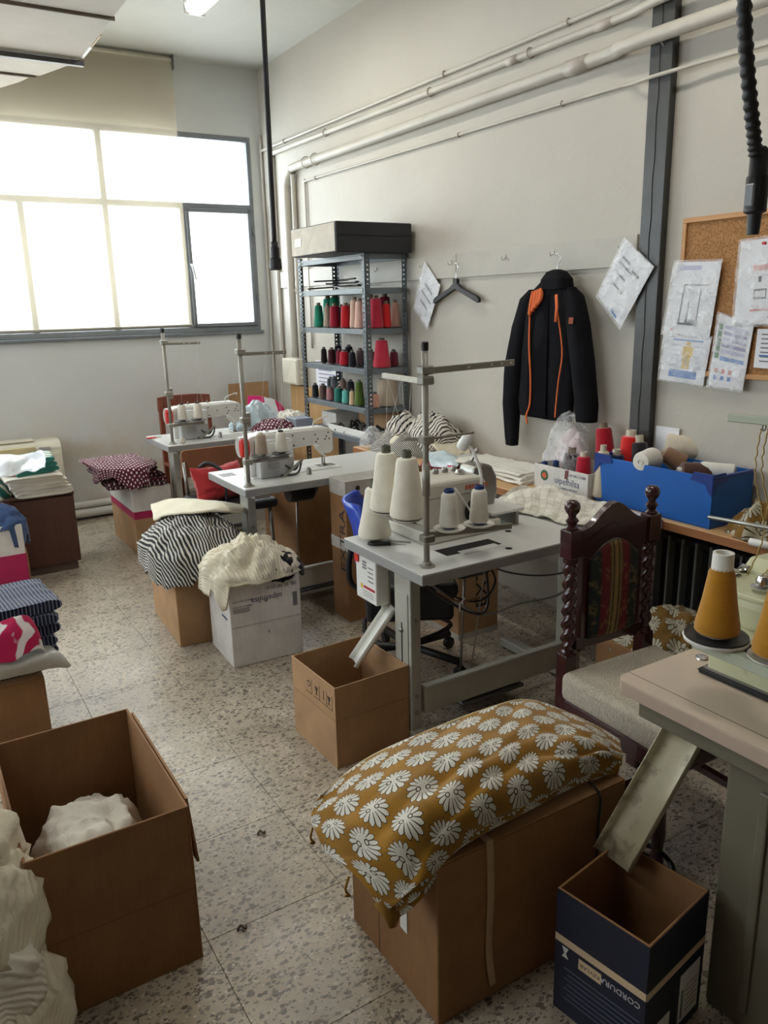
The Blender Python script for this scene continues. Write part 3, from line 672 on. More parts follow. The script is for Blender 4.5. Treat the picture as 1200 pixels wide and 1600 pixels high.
# ------------------------------------------------------------------ lockstitch machines on T1 and T2
def lockstitch(label, x, y):
    t = thing('sewing_machine', label, 'sewing machine', (x, y, TZ), 0, 'white lockstitch sewing machines')
    box('bed_plate', (-.47, -.09, 0), (.06, .09, .004), M_WHITEP, t, .002); box('needle_plate', (-.05, -.03, .004), (.05, .03, .0055), M_METAL, t)
    prism('arm', [(-.47, 0), (-.47, .2), (-.46, .215), (-.43, .222), (.0, .222), (.02, .215), (.028, .2), (.028, .1), (.015, .08), (-.02, .078), (-.055, .125), (-.075, .135), (-.22, .128), (-.26, .118), (-.28, .09), (-.28, 0)], .1, M_WHITEP, t, (0, 0, 0), bev=.008)
    box('top_cover', (-.40, -.04, .220), (-.02, .04, .228), M_WHITEP, t, .004, 2)
    mb = prism('motor_housing', [(-.44, .0), (-.44, .19), (-.43, .2), (-.25, .197), (-.243, .185), (-.243, .06), (-.26, .02), (-.29, .0)], .07, M_MGREY, t, (0, -.085, 0), bev=.009)
    box('housing_panel', (-.432, -.123, .10), (-.25, -.119, .19), M_WHITEP, t, .002)
    hw = prism('handwheel_cap', [(.026*math.cos(a)*(1 if abs(math.cos(a)) < .8 else 1), .05*math.sin(a)) for a in [2*PI*k/24 for k in range(24)]], .045, M_RED, t, (-.497, -.06, .165), (0, 0, PI/2), bev=.006)
    hw2 = prism('handwheel', [(.055*math.cos(a), .055*math.sin(a)) for a in [2*PI*k/24 for k in range(24)]], .03, M_MGREY, t, (-.49, 0, .16), (0, 0, PI/2), bev=.004)
    lathe('cap_emblem', [(.009, 0), (.009, .0015), (.004, .0016), (.0, .0016)], M_INKY, t, (-.497, -.0835, .165), (PI/2, 0, 0), 16)
    for (a, b) in ((-.215, .20), (-.21, .145), (-.15, .175), (-.08, .19), (-.065, .165), (-.075, .15), (.0, .195), (-.012, .175), (-.02, .16), (.005, .16)):
        lathe('screw_hole', [(.0045, 0), (.0045, .001), (0, .001)], M_DARK, t, (a, -.0502, b), (PI/2, 0, 0), 8)
    box('face_plate', (.024, -.046, .09), (.033, .046, .205), M_MGREY, t, .003)
    tube('needle_bar', [(-.005, 0, .09), (-.005, 0, .01)], .004, M_METAL, t); tube('presser_bar', [(-.012, .012, .09), (-.012, .012, .012)], .004, M_METAL, t)
    prism('presser_foot', [(-.015, .004), (.012, .004), (.012, .008), (.0, .02), (-.012, .02)], .018, M_METAL, t, (-.005, .004, 0))
    prism('knee_guard', [(-.06, .125), (-.03, .075), (-.015, .06), (-.028, .06), (-.09, .118)], .012, M_LABEL, t, (0, -.052, 0), bev=.002)
    tube('thread_guide', [(-.075, -.02, .228), (-.07, -.03, .26), (.005, -.04, .285), (.0, -.045, .27)], .003, M_LABEL, t, seg=6, sub=4)
    for xx in (-.34, -.27, -.20): lathe('oil_cap', [(.008, 0), (.009, .004), (.004, .008), (.003, .02), (.0, .021)], M_METAL, t, (xx, .0, .227), seg=10)
    tube('motor_cable', [(-.30, -.12, .06), (-.25, -.13, .03), (-.21, -.12, .07), (-.2, -.1, .04), (-.24, -.13, .008), (-.33, -.125, .008)], .006, M_CABLE, t, seg=6, sub=5)
    prism('kickstand', [(-.33, .0), (-.31, .0), (-.2, .075), (-.21, .085)], .01, M_GREYP, t, (0, -.135, 0))
    lathe('bobbin_winder', [(.014, 0), (.012, .03), (.005, .04), (0, .041)], M_METAL, t, (-.18, -.16, 0), seg=12)
    for k in range(4): box('vent_slot', (-.40, -.1215, .05+.012*k), (-.33, -.1195, .054+.012*k), M_GREYP, t)
    return t
lockstitch('white sewing machine on the table closest to the window', 2.045, 5.385)
lockstitch('white sewing machine with thread guide on the middle table', 1.987, 3.885)

# ------------------------------------------------------------------ overlocker on T3
t = thing('overlock_machine', 'cream overlock machine with lamp on the table with tall cones', 'sewing machine', (1.60, 2.31, TZ), 0)
M_OV = pm('overlock_cream', (206, 202, 190), .35, .03)
prism('machine_body', [(0, .0), (0, .20), (.02, .225), (.27, .225), (.29, .20), (.29, .0)], .22, M_OV, t, (0, .13, 0), bev=.014)
box('body_base', (-.02, -.01, 0), (.34, .28, .05), M_OV, t, .008, 2); box('seam', (.0, .0185, .165), (.285, .0195, .168), M_GREYP, t)
[boxc('nameplate', (.19+.016*k, .0188, .19), (.011, .001, .017), pm('ink_orange', (196, 96, 70), .5), t) for k in range(7)]
lathe('handwheel', [(.05, -.02), (.055, -.012), (.055, .012), (.05, .02), (.02, .022), (.0, .022)], M_GREYP, t, (-.03, .13, .12), (0, PI/2, 0), 22)
lathe('belt_pulley', [(.042, 0), (.046, .004), (.04, .012), (.046, .02), (.03, .024), (0, .024)], M_DARK, t, (.225, .02, .095), (PI/2, 0, 0), 20)
lathe('oil_sight', [(.018, 0), (.02, .006), (.014, .016), (0, .02)], M_CHROME, t, (.22, .10, .226), seg=18)
tube('lamp_gooseneck', [(.235, .02, .12), (.25, .01, .17), (.265, .03, .24), (.25, .06, .32), (.235, .08, .345)], .0065, M_LABEL, t, seg=8, sub=6)
lathe('lamp_head', [(.008, .045), (.022, .03), (.024, -.02), (.02, -.03), (0, -.03)], M_LABEL, t, (.232, .085, .35), (.5, .3, 0), 14)
prism('chrome_guard', [(.29, .06), (.29, .2), (.30, .235), (.345, .25), (.39, .235), (.415, .19), (.42, .12), (.40, .06)], .1, M_METAL, t, (0, .16, 0), bev=.01)
for k in range(4): lathe('tension_dial', [(.012, 0), (.014, .006), (.012, .014), (.006, .02), (0, .021)], M_METAL, t, (.10+.045*k, .16, .226), seg=12)
tube('looper_guide', [(.32, .16, .25), (.335, .15, .285), (.35, .16, .3), (.345, .17, .28)], .006, M_METAL, t, seg=6, sub=4)
box('cloth_plate', (.30, .0, .06), (.47, .24, .075), M_WHITEP, t, .004); box('plate_leg', (.44, .02, 0), (.455, .22, .06), M_GREYP, t)
tube('feed_tube', [(.12, .0, .2), (.17, -.02, .12), (.22, -.015, .03), (.2, .01, .01)], .004, M_LABEL, t, seg=6, sub=5)

# small tools on the tables
def scissors(label, loc, rz, s=1.0, c=M_BLACK):
    t = thing('thread_snips', label, 'scissors', loc, rz)
    for k in (-1, 1):
        prism('blade', [(0, -.002*k), (.05*s, .006*k), (.052*s, .009*k), (0, .008*k)], .002, M_METAL, t, (0, 0, .006+.003*(k+1)/2), axis='z')
        tube('handle', [(0, .004*k, .007), (-.03*s, .012*k, .008), (-.06*s, .012*k, .008), (-.075*s, .003*k, .008)], .005*s, c, t, seg=7, sub=4)
    return t
p = onz(610, 852, TZ); scissors('black thread snips beside the tall cone on the overlocker table', (p.x, p.y, TZ), -.6, 1.1)
p = onz(622, 847, TZ); tag(tube('tweezers', [(p.x-.03, p.y+.03, TZ+.004), (p.x, p.y, TZ+.004), (p.x+.03, p.y-.04, TZ+.004)], .003, M_METAL, None, seg=6), 'steel tweezers lying near the black snips', 'tweezers')
p = onz(355, 742, TZ); tag(box('instruction_label', (p.x-.05, p.y-.05, TZ), (p.x+.05, p.y+.05, TZ+.0008), M_LABEL), 'printed instruction sheet stuck on the middle table', 'label')
lb = bpy.data.objects['instruction_label']
for k in range(5): boxc('print_line', (0, -.035+.017*k, .0006), (.08, .007, .0006), M_DARK, lb)
p = onz(232, 686, TZ); scissors('small snips with red handle lying on the window table', (p.x+.05, p.y, TZ), .3, .9, M_RED)

# ------------------------------------------------------------------ old overlocker table (T4)
M_T4 = pm('laminate_pinkish', (198, 180, 160), .38, .04, 5, .04, 30, dirt=((120, 96, 80), 14, .66, .5)); M_T4E = pm('t4_edge', (176, 156, 140), .5, .05)
M_OLIVE = pm('frame_olive', (104, 98, 82), .5, .06, 6, .06, 40, dirt=((90, 80, 62), 18, .62, .5))
M_GREENC = pm('old_machine_paint', (196, 196, 160), .38, .05, 6, .05, 40, dirt=((120, 110, 70), 12, .6, .5))
M_MINT = pm('stand_mint', (176, 182, 162), .4, .04)
T4X, T4Y = 1.352, .63
t = thing('sewing_table', 'worn pinkish sewing table beside the carved chair', 'table', (T4X, T4Y, 0)); T4 = t
prism('tabletop', [(.02, 0), (1.2, 0), (1.2, .55), (.02, .55), (0, .53), (0, .02)], .034, M_T4E, t, (0, 0, TZ-.019), axis='z', bev=.003)
prism('laminate_sheet', [(.021, .001), (1.199, .001), (1.199, .549), (.021, .549), (.001, .529), (.001, .021)], .002, M_T4, t, (0, 0, TZ-.001), axis='z')
box('edge_groove', (.047, .0, TZ-.0003), (.0485, .55, TZ+.0004), pm('groove_dark', (70, 58, 50), .7), t)
box('under_apron', (.03, .05, TZ-.09), (1.15, .5, TZ-.036), M_OLIVE, t, .004)
lg = box('leg', (.075, -.12, .0), (.12, .285, TZ-.09), M_OLIVE, t, .006, 2)
for yy in (-.03, .08, .19): 
    o = box('pressed_rib', (.066, yy-.012, .05), (.076, yy+.012, .62), M_OLIVE, lg, .005, 2); o.location -= lg.location
box('leg', (1.05, -.02, 0), (1.1, .4, TZ-.09), M_OLIVE, t, .006, 2); box('crossbeam', (.12, .12, .2), (1.05, .16, .3), M_OLIVE, t, .004)
p = onz(1097, 1028, TZ); lathe('chrome_plug', [(.017, 0), (.016, .003), (.01, .0045), (0, .005)], M_CHROME, t, (p.x-T4X, p.y-T4Y, TZ), seg=20)
p = onz(1100, 1050, TZ); box('cutout', (p.x-T4X, p.y-T4Y-.25, TZ), (p.x-T4X+.1, p.y-T4Y+.02, TZ+.0008), M_DARK, t)
a = ony(1068, 1150, 1.10); b = ony(958, 1345, 1.10)
chute(t, (a.x-T4X+.03, .465, a.z+.03), (b.x-T4X, .465, b.z), .10, pm('chute_old', (172, 164, 136), .4, .05, dirt=((58, 40, 24), 13, .55, .9)))
# wheels / black feet under T4
tag(tube('black_cable_coil', smooth_path([(1.62+.09*math.cos(a), 1.28+.09*math.sin(a), .012+.004*i) for i, a in enumerate([k*.7 for k in range(14)])], 3), .008, M_CABLEK, None, seg=6), 'black cable coiled on the floor under the worn table', 'cable')
# machine on T4
m4 = thing('overlock_machine', 'old greenish cream overlock machine on the worn pinkish table', 'sewing machine', (1.545, .74, TZ))
prism('base', [(.0, 0), (.0, .012), (.004, .09), (.03, .105), (.42, .105), (.42, 0)], .33, M_GREENC, m4, (0, .165, .012), bev=.006)
box('oil_pan', (-.012, -.01, 0), (.43, .345, .014), M_DARK, m4, .003); box('pan_rim', (-.006, -.006, .012), (.42, .337, .018), M_METAL, m4, .002)
prism('flywheel_opening', [(.055*math.cos(PI+PI*k/14), .058*math.sin(PI+PI*k/14)) for k in range(15)], .006, M_DARK, m4, (.0035, .235, .112), axis='x')
prism('machine_body', [(.0, .0), (.0, .075), (.012, .09), (.27, .10), (.30, .08), (.30, .0)], .18, M_GREENC, m4, (.07, .30, .10), bev=.01)
prism('body_cover', [(-.01, 0), (-.01, .012), (.29, .02), (.29, .006)], .185, M_GREENC, m4, (.075, .30, .185), bev=.003)
for k in range(6): lathe('tension_disc', [(.004, 0), (.016, .004), (.013, .009), (.016, .014), (.005, .02), (0, .024)], M_CHROME, m4, (.08+.04*k, .385, .19+.003*k), (-.5, .2, 0), 14)
lathe('oil_sight', [(.026, 0), (.027, .004), (.016, .008), (.017, .02), (.011, .03), (0, .033)], M_CHROME, m4, (.12, .285, .205), seg=20)
prism('looper_cover', [(0, 0), (.12, 0), (.12, .06), (.03, .065), (0, .04)], .07, M_GREENC, m4, (.2, .36, .17), bev=.008)
# stand on T4
s4 = thing('thread_stand', 'mint green thread stand with black disc on the worn table', 'thread stand', (1.472, 1.003, TZ))
flat_arm('tray_arm', (-.015, .04, .117), (-.02, -.30, .117), .026, .03, M_MINT, s4); tube('pole', [(-.02, -.30, .0), (-.02, -.30, .70)], .012, M_GREYP, s4, seg=12)
lathe('base_flange', [(.03, 0), (.03, .005), (.015, .01)], M_GREYP, s4, (-.02, -.30, 0))
disc(s4, (0, 0, .139), .068, pm('disc_black', (30, 30, 32), .4)); lathe('disc_rim', [(.069, .131), (.071, .137), (.069, .139)], M_DISCW, s4, seg=28)
p = onz(1212, 1026, TZ+.143); disc(s4, (p.x-1.472, p.y-1.003, .139), .055, M_DISCW)
q = ony(1140, 652, 1.0); flat_arm('guide_arm', (q.x-1.472, q.y-1.003, q.z-TZ), (-.02, -.30, q.z-TZ+.005), .016, .02, M_MINT, s4)
tube('eyelet', [(q.x-1.472+.028+.006*math.cos(k*.7), q.y-1.003-.06, q.z-TZ-.016+.008*math.sin(k*.7)) for k in range(10)], .0013, M_METAL, s4, seg=5)
q2 = ony(1107, 808, 1.0); tube('guide_rod', [(q2.x-1.472, q2.y-1.003, q2.z-TZ), (-.02, -.30, q2.z-TZ+.004)], .0045, M_METAL, s4, seg=8)
M_GOLDY = pm('gold_thread', (176, 148, 84), .8)
for k, (dx, dy, ex, ey, ez) in enumerate(((.026, -.055, .01, -.03, .40), (.034, -.065, .03, -.05, .36))):
    P = smooth_path([(q.x-1.472+dx, q.y-1.003+dy, q.z-TZ-.02), (q.x-1.472+dx-.004, q.y-1.003+dy, .52), (ex+.0, ey-.05, ez), (ex-.01, ey-.03, .3)], 14)
    tube('thread_strand', [v+Vector((.0016*math.sin(i*2.3), .0016*math.cos(i*1.9), 0)) for i, v in enumerate(P)], .0014, M_GOLDY, s4, seg=4)
GOLD = (176, 122, 26)
cone('tall golden yellow thread cone on a black disc', (1.472, 1.003, TZ+.143), .158, .048, .027, GOLD, 'white', tip=.034, cr=.0235)
p = onz(1212, 1026, TZ+.143)
cone('golden yellow thread cone on the white disc of the mint stand', (p.x, p.y, TZ+.143), .158, .048, .027, GOLD, 'white', tip=.034, cr=.0235)

# ------------------------------------------------------------------ carved chair
M_MAHO = pm('mahogany', (56, 20, 24), .22, .12, 7, .03, 30, coat=.4)
def m_tapestry():
    s = NT('tapestry'); vec = s.coord('Object'); sep = s.n('ShaderNodeSeparateXYZ'); s.l(vec, sep.inputs[0])
    x = s.math('ABSOLUTE', s.math('ADD', sep.outputs[0], s.math('MULTIPLY', s.noise(vec, 26, 2), .006)))
    out = s.ramp(s.math('MULTIPLY', x, 9.0), [(0, lin((132, 106, 64))), (.07, lin((66, 46, 30))), (.13, lin((126, 100, 60))), (.20, lin((70, 54, 32))), (.25, lin((100, 24, 34))), (.45, lin((92, 20, 30))), (.56, lin((22, 32, 32))), (.9, lin((22, 26, 28)))])
    for e in s.t.nodes:
        if e.bl_idname == 'ShaderNodeValToRGB': e.color_ramp.interpolation = 'CONSTANT' if len(e.color_ramp.elements) > 4 else 'LINEAR'
    fl_ = s.noise(vec, 32, 3)
    out = s.mix(s.ramp(fl_, [(.56, 0.0), (.62, .4), (.68, 0.0)]), out, lin((150, 122, 76)))
    s.l(out, s.b.inputs['Base Color']); s.b.inputs['Roughness'].default_value = .85; s.bump(s.noise(vec, 300, 2), .3, .002)
    return s.m
def m_weave():
    s = NT('seat_weave'); vec = s.coord('Object')
    mp = s.n('ShaderNodeMapping'); mp.inputs['Scale'].default_value = (60, 60, 260); s.l(vec, mp.inputs[0]); a = s.noise(mp.outputs[0], 3, 3)
    mp2 = s.n('ShaderNodeMapping'); mp2.inputs['Scale'].default_value = (300, 300, 40); s.l(vec, mp2.inputs[0]); b = s.noise(mp2.outputs[0], 2, 3)
    f = s.math('MULTIPLY', s.math('ADD', a, b), .5)
    out = s.ramp(f, [(.36, lin((130, 121, 107))), (.5, lin((184, 174, 156))), (.64, lin((210, 200, 182)))])
    out = s.mix(s.ramp(s.noise(vec, 9, 4), [(.55, 0.0), (.8, .4)]), out, lin((120, 108, 92)))
    s.l(out, s.b.inputs['Base Color']); s.b.inputs['Roughness'].default_value = .9; s.bump(f, .5, .004); return s.m
M_TAP, M_WEAVE = m_tapestry(), m_weave()
t = thing('carved_chair', 'dark mahogany chair with twisted posts, tapestry back and grey woven seat', 'chair', (1.885, 1.47, 0), R(-2))
HX, YB_ = .175, .225
FIN = [(.02, 0), (.021, .006), (.013, .014), (.017, .024), (.022, .03), (.012, .042), (.013, .048), (.021, .058), (.025, .072), (.022, .086), (.012, .094), (.0, .096)]
def twist(z0, z1, r, turns):
    n, seg = 70, 16; vs, fs = [], []
    for i in range(n+1):
        f = i/n; z = z0+(z1-z0)*f; ph = 2*PI*turns*f; e = min(1, min(f, 1-f)*16)
        for k in range(seg):
            a = 2*PI*k/seg; rr = r*(1+.30*e*math.cos(2*(a-ph)/2*1.0+0) if False else 1+.28*e*math.cos(2*(a-ph)))
            vs.append((rr*math.cos(a), rr*math.sin(a), z))
    for i in range(n):
        for k in range(seg): k2 = (k+1) % seg; fs.append((i*seg+k, i*seg+k2, (i+1)*seg+k2, (i+1)*seg+k))
    fs.append(tuple(reversed(range(seg)))); fs.append(tuple(n*seg+k for k in range(seg)))
    return mesh('twisted_post', vs, fs, M_MAHO, None, True)
tw = twist(.54, .835, .0185, 3.2)
for s_ in (-1, 1):
    x = s_*HX
    box('back_post', (x-.024, YB_-.024, 0), (x+.024, YB_+.024, .525), M_MAHO, t, .004, 2)
    put('twisted_post', tw, t, (x, YB_, 0)); box('post_block', (x-.025, YB_-.025, .85), (x+.025, YB_+.025, .942), M_MAHO, t, .004, 2)
    lathe('post_collar', [(.018, .83), (.024, .836), (.024, .846), (.018, .852)], M_MAHO, t, (x, YB_, 0), seg=16)
    lathe('post_collar', [(.024, .522), (.024, .53), (.017, .542)], M_MAHO, t, (x, YB_, 0), seg=16)
    lathe('finial', FIN, M_MAHO, t, (x, YB_, .941), seg=20)
    lathe('front_leg', [(.016, 0), (.022, .03), (.016, .06), (.022, .12), (.018, .2), (.024, .3), (.024, .37)], M_MAHO, t, (x+s_*.012, -.195, 0), seg=16)
arch = [(-.152, .862)]+[(-.152+.304*k/24, .945+.05*math.exp(-((k-12)/6.0)**2)-.012*math.cos(k/24*2*PI)) for k in range(25)]+[(.152, .862)]
low = [(-.1+.2*k/14, .838+.05*math.sin(PI*k/14)) for k in range(15)]
prism('crest_rail', arch+[(.152, .85)]+list(reversed([(x*1.0, z) for x, z in low]))+[(-.152, .85)], .028, M_MAHO, t, (0, YB_, 0), bev=.003)
prism('carving', [(-.11+.22*k/16, .905+.035*math.sin(PI*k/16)) for k in range(17)]+list(reversed([(-.11+.22*k/16, .899+.033*math.sin(PI*k/16)) for k in range(17)])), .004, M_MAHO, t, (0, YB_-.015, 0))
for s_ in (-1, 1): box('back_stile', (s_*.118-.016, YB_-.012, .52), (s_*.118+.016, YB_+.012, .87), M_MAHO, t, .003)
box('lower_rail', (-.152, YB_-.014, .53), (.152, YB_+.014, .57), M_MAHO, t, .004)
vs, fs = [], []; n, m_ = 12, 26
for j in range(m_+1):
    for i in range(n+1):
        u = i/n; v = j/m_; x = -.104+.208*u; z = .565+(.262+.052*math.sin(PI*u))*v
        vs.append((x, -.014*math.sin(PI*u)**.6*math.sin(PI*v)**.4, z))
for j in range(m_):
    for i in range(n): q = j*(n+1)+i; fs.append((q, q+1, q+n+2, q+n+1))
o = put('back_upholstery', mesh('back_upholstery', vs, fs, M_TAP, None, True), t, (0, YB_-.008, 0)); o.modifiers.new('s', 'SOLIDIFY').thickness = -.012
box('seat_rail', (-.2, -.225, .315), (.2, .205, .375), M_MAHO, t, .006, 2)
o = boxc('seat_cushion', (0, -.012, .423), (.425, .455, .10), M_WEAVE, t, .026, 4); o.data.polygons.foreach_set('use_smooth', [True]*len(o.data.polygons))
for s_ in (-1, 1): box('stretcher', (s_*HX-.012, -.19, .12), (s_*HX+.012, .2, .15), M_MAHO, t, .004)
box('stretcher', (-HX, -.01, .12), (HX, .015, .15), M_MAHO, t, .004)

# ------------------------------------------------------------------ cardboard boxes
KR = (176, 140, 104)
M_KR = m_card('kraft', KR); M_KR2 = m_card('kraft_dark', (146, 108, 74)); M_WB = m_card('white_card', (216, 212, 206)); M_PINKC = pm('magenta_print', (170, 26, 82), .55)
M_TAPE = pm('clear_tape', (196, 168, 130), .2, .03); M_TAPEG = pm('grey_tape', (186, 180, 172), .25, .06, 20)
def carton(label, x0, x1, y0, y1, h, mat, rz=0, group=None, tape=None, z0=0, name='cardboard_box', loc=None):
    cx, cy = (x0+x1)/2, (y0+y1)/2; lx, ly = (x1-x0)/2, (y1-y0)/2
    t = thing(name, label, 'box', (cx, cy, z0), rz, group)
    box('box_body', (-lx, -ly, 0), (lx, ly, h-.006), mat, t, .004, 2)
    for s_ in (-1, 1): 
        box('flap', (-lx+.001, -ly+.001 if s_ < 0 else .0015, h-.007), (lx-.001, -.0015 if s_ < 0 else ly-.001, h), mat, t, .002)
    if tape: box('tape', (-lx-.0008, -.03, h-.07), (lx+.0008, .03, h+.0008), tape, t, .0005)
    t['_lx'] = lx; return t
def open_box(label, x0, x1, y0, y1, h, mat, rz=0, th=.006, z0=0, name='cardboard_box', inner=None, bow=.0):
    cx, cy = (x0+x1)/2, (y0+y1)/2; lx, ly = (x1-x0)/2, (y1-y0)/2
    t = thing(name, label, 'box', (cx, cy, z0), rz)
    box('bottom', (-lx, -ly, 0), (lx, ly, .006), mat, t)
    box('side_panel', (-lx, -ly, .004), (-lx+th, ly, h), mat, t, .0015); box('side_panel', (lx-th, -ly, .004), (lx, ly, h), mat, t, .0015)
    box('side_panel', (-lx+th, -ly, .004), (lx-th, -ly+th, h), mat, t, .0015); box('side_panel', (-lx+th, ly-th, .004), (lx-th, ly, h), mat, t, .0015)
    return t
# box under the ochre cloth
bx = carton('brown cardboard box under the ochre patterned cloth', .845, 1.44, 1.20, 1.60, .44, M_KR2)
ox = lambda px, py: onz(px, py, .44).x-1.1425
xs_ = onz(745, 1300, .44).x-1.1425
st = smooth_path([(xs_, -.06, .443), (xs_, -.19, .4435), (xs_, -.2035, .435), (xs_+.004, -.2045, .3), (xs_+.0, -.205, .15), (xs_+.012, -.207, .04)], 6)
tube('ribbon', st, .010, pm('ribbon_cloth', (176, 146, 116), .8), bx, seg=8, flat=(1, .15)); 
xc = onz(935, 1240, .44).x-1.1425
tube('black_cord', [(xc-.05, .03, .443), (xc, -.1, .444), (xc+.005, -.2, .4425), (xc+.008, -.204, .35), (xc+.008, -.204, .2)], .003, M_CABLEK, bx, seg=6, sub=5)
box('white_tag', (-.2995, -.075, .165), (-.2978, -.045, .245), M_LABEL, bx); box('seam_strip', (-.2985, .06, .0), (-.2979, .062, .42), pm('fold_shade2', (124, 92, 62), .8), bx)
# small open box below the T3 chute, printed handling marks
sb = open_box('small open cardboard box with printed symbols below the white chute', 1.148, 1.468, 2.262, 2.60, .322, M_KR, R(1.5))
M_INK = pm('print_dark', (66, 50, 36), .7)
xs = -.1608
for k, (yy, kind) in enumerate(((.03, 'ring'), (-.03, 'cup'), (-.085, 'line'), (-.125, 'cup'))):
    box('print_frame', (xs, yy-.024, .225), (xs+.0005, yy-.022, .285), M_INK, sb); box('print_frame', (xs, yy-.024, .225), (xs+.0005, yy+.024, .227), M_INK, sb)
    if kind == 'ring': prism('print_ring', [(.013*math.cos(a), .013*math.sin(a)) for a in [2*PI*k2/16 for k2 in range(16)]], .0006, M_INK, sb, (xs, yy, .262), axis='x'); prism('print_ring', [(.009*math.cos(a), .009*math.sin(a)) for a in [2*PI*k2/16 for k2 in range(16)]], .0009, M_KR, sb, (xs, yy, .262), axis='x')
    elif kind == 'cup': prism('print_cup', [(-.012, .272), (.012, .272), (.006, .256), (.003, .252), (.003, .244), (.01, .24), (-.01, .24), (-.003, .244), (-.003, .252), (-.006, .256)], .0006, M_INK, sb, (xs, yy, 0), axis='x')
    else: box('print_stroke', (xs, yy-.002, .24), (xs+.0005, yy+.002, .28), M_INK, sb)
for s_, d in ((-.1603, 'x'), (-.1693, 'y')):
    if d == 'x': box('fold_line', (s_-.0004, -.165, .19), (s_+.0004, .165, .1925), pm('fold_shade', (150, 116, 84), .8), sb)
    else: box('fold_line', (-.155, s_-.0004, .19), (.155, s_+.0004, .1925), pm('fold_shade', (150, 116, 84), .8), sb)
# the big open box with fabric inside, flap hanging on its side
bb = open_box('large open cardboard box with white fabric inside', .075, .452, 1.70, 2.285, .452, M_KR2)
prism('flap', [(-.26, 0), (.26, 0), (.25, -.2), (.17, -.215), (-.25, -.2)], .006, M_KR2, bb, (.194, .0, .452), (0, R(-5), 0), axis='x')
box('fold_line', (-.188, -.2933, .215), (.188, -.2922, .218), pm('fold_shade2', (124, 92, 62), .8), bb)
prism('torn_flap', [(-.02, 0), (.03, 0), (.022, .17), (-.01, .2)], .004, M_WB, bb, (-.19, -.295, .0), (0, R(-12), 0))
# blue printed box
M_NAVY = pm('navy_print', (11, 21, 46), .45, .05); M_BEIGE = pm('beige_print', (206, 182, 150), .6)
nb = open_box('dark blue printed cardboard box standing below the worn chute', 1.128, 1.372, .885, 1.12, .335, M_KR2, R(9)); NBX, NBY = .122, .1175
for nm, lo, hi in (('printed_panel', (-NBX-.0012, -NBY, .002), (-NBX, NBY, .333)), ('printed_panel', (-NBX, -NBY-.0012, .002), (NBX, -NBY, .333)), ('printed_panel', (NBX, -NBY, .002), (NBX+.0012, NBY, .333))): box(nm, lo, hi, M_NAVY, nb)
box('beige_band', (-NBX-.002, -NBY, .195), (-NBX-.001, NBY, .214), M_BEIGE, nb); box('beige_band', (-NBX, -NBY-.002, .195), (NBX, -NBY-.001, .214), M_BEIGE, nb)
RX = (PI/2, 0, -PI/2)         # lettering on the left face; the carton stands upside down
def lf(s, y, z, size, m, sx=1.0): 
    o = text('lettering', s, size, m, nb, (-NBX-.0016, y, z), (0, 0, 0), sx); o.matrix_local = Matrix.Translation((-NBX-.0016, y, z)) @ Matrix.Rotation(-PI/2, 4, 'Z') @ Matrix.Rotation(PI/2, 4, 'X') @ Matrix.Rotation(PI, 4, 'Z'); return o
M_INKW = pm('ink_white', (206, 206, 206), .5, 0)
lf('CORDURA', -.055, .172, .021, M_INKW); box('logo_plate', (-NBX-.0018, -.008, .156), (-NBX-.0012, .052, .184), M_BEIGE, nb); lf('KEVLAR', .022, .17, .014, M_DARK, 1.1); 
prism('logo_mark', [(.08, .16), (.098, .16), (.091, .172), (.098, .188), (.08, .188), (.087, .172)], .0008, M_INKW, nb, (-NBX-.0014, 0, 0), axis='x')
for k in range(7): box('print_line', (-NBX-.0017, -.105+.004*(k % 3), .13-.014*k), (-NBX-.0012, .09-.01*(k % 2), .1325-.014*k), pm('ink_dim', (96, 104, 122), .6), nb)
box('shipping_label', (.02, -NBY-.0026, .03), (.105, -NBY-.0012, .165), M_LABEL, nb, 0); box('label_bar', (.027, -NBY-.003, .04), (.036, -NBY-.0022, .12), M_INKG, nb)
for k in range(6): box('print_line', (.045, -NBY-.003, .05+.014*k), (.095, -NBY-.0022, .0535+.014*k), pm('ink_rose', (176, 150, 146), .6), nb)
box('shipping_label', (-.11, -NBY-.0026, .005), (-.02, -NBY-.0012, .10), M_LABEL, nb)
# boxes with clothes, middle and left
carton('plain brown cardboard box under the black and white striped knitwear', 1.02, 1.40, 3.62, 4.17, .452, M_KR, R(-3), None, M_TAPE)
wb = carton('white printed cardboard box under the cream garments', 1.148, 1.50, 3.245, 3.575, .425, M_WB, R(-2.5))
M_INKB = pm('ink_black', (52, 48, 46), .6, 0); M_INKN = pm('ink_navy', (58, 66, 104), .6, 0); M_GREEN = pm('ink_green', (52, 92, 62), .6, 0); M_ORNG = pm('ink_orangered', (214, 92, 56), .6, 0)
def front_text(par, s, x, y, z, size, m, flip=False, sx=1.0, bold=0.0):
    o = text('lettering', s, size, m, par, (0, 0, 0), (0, 0, 0), sx, bold=bold)
    M = Matrix.Translation((x, y, z)) @ Matrix.Rotation(PI/2, 4, 'X')
    if flip: M = M @ Matrix.Rotation(PI, 4, 'Z')
    o.matrix_local = M; return o
def left_text(par, s, x, y, z, size, m, flip=False, sx=1.0, spin=0):
    o = text('lettering', s, size, m, par, (0, 0, 0), (0, 0, 0), sx)
    M = Matrix.Translation((x, y, z)) @ Matrix.Rotation(-PI/2, 4, 'Z') @ Matrix.Rotation(PI/2, 4, 'X') @ Matrix.Rotation(spin+(PI if flip else 0), 4, 'Z')
    o.matrix_local = M; return o
yf_ = -.1662
front_text(wb, 'TEL 93 747 21 41', .08, yf_, .365, .022, M_INKB, True); front_text(wb, 'uipefhilsa', .005, yf_, .315, .042, M_INKN, True, 1.0)
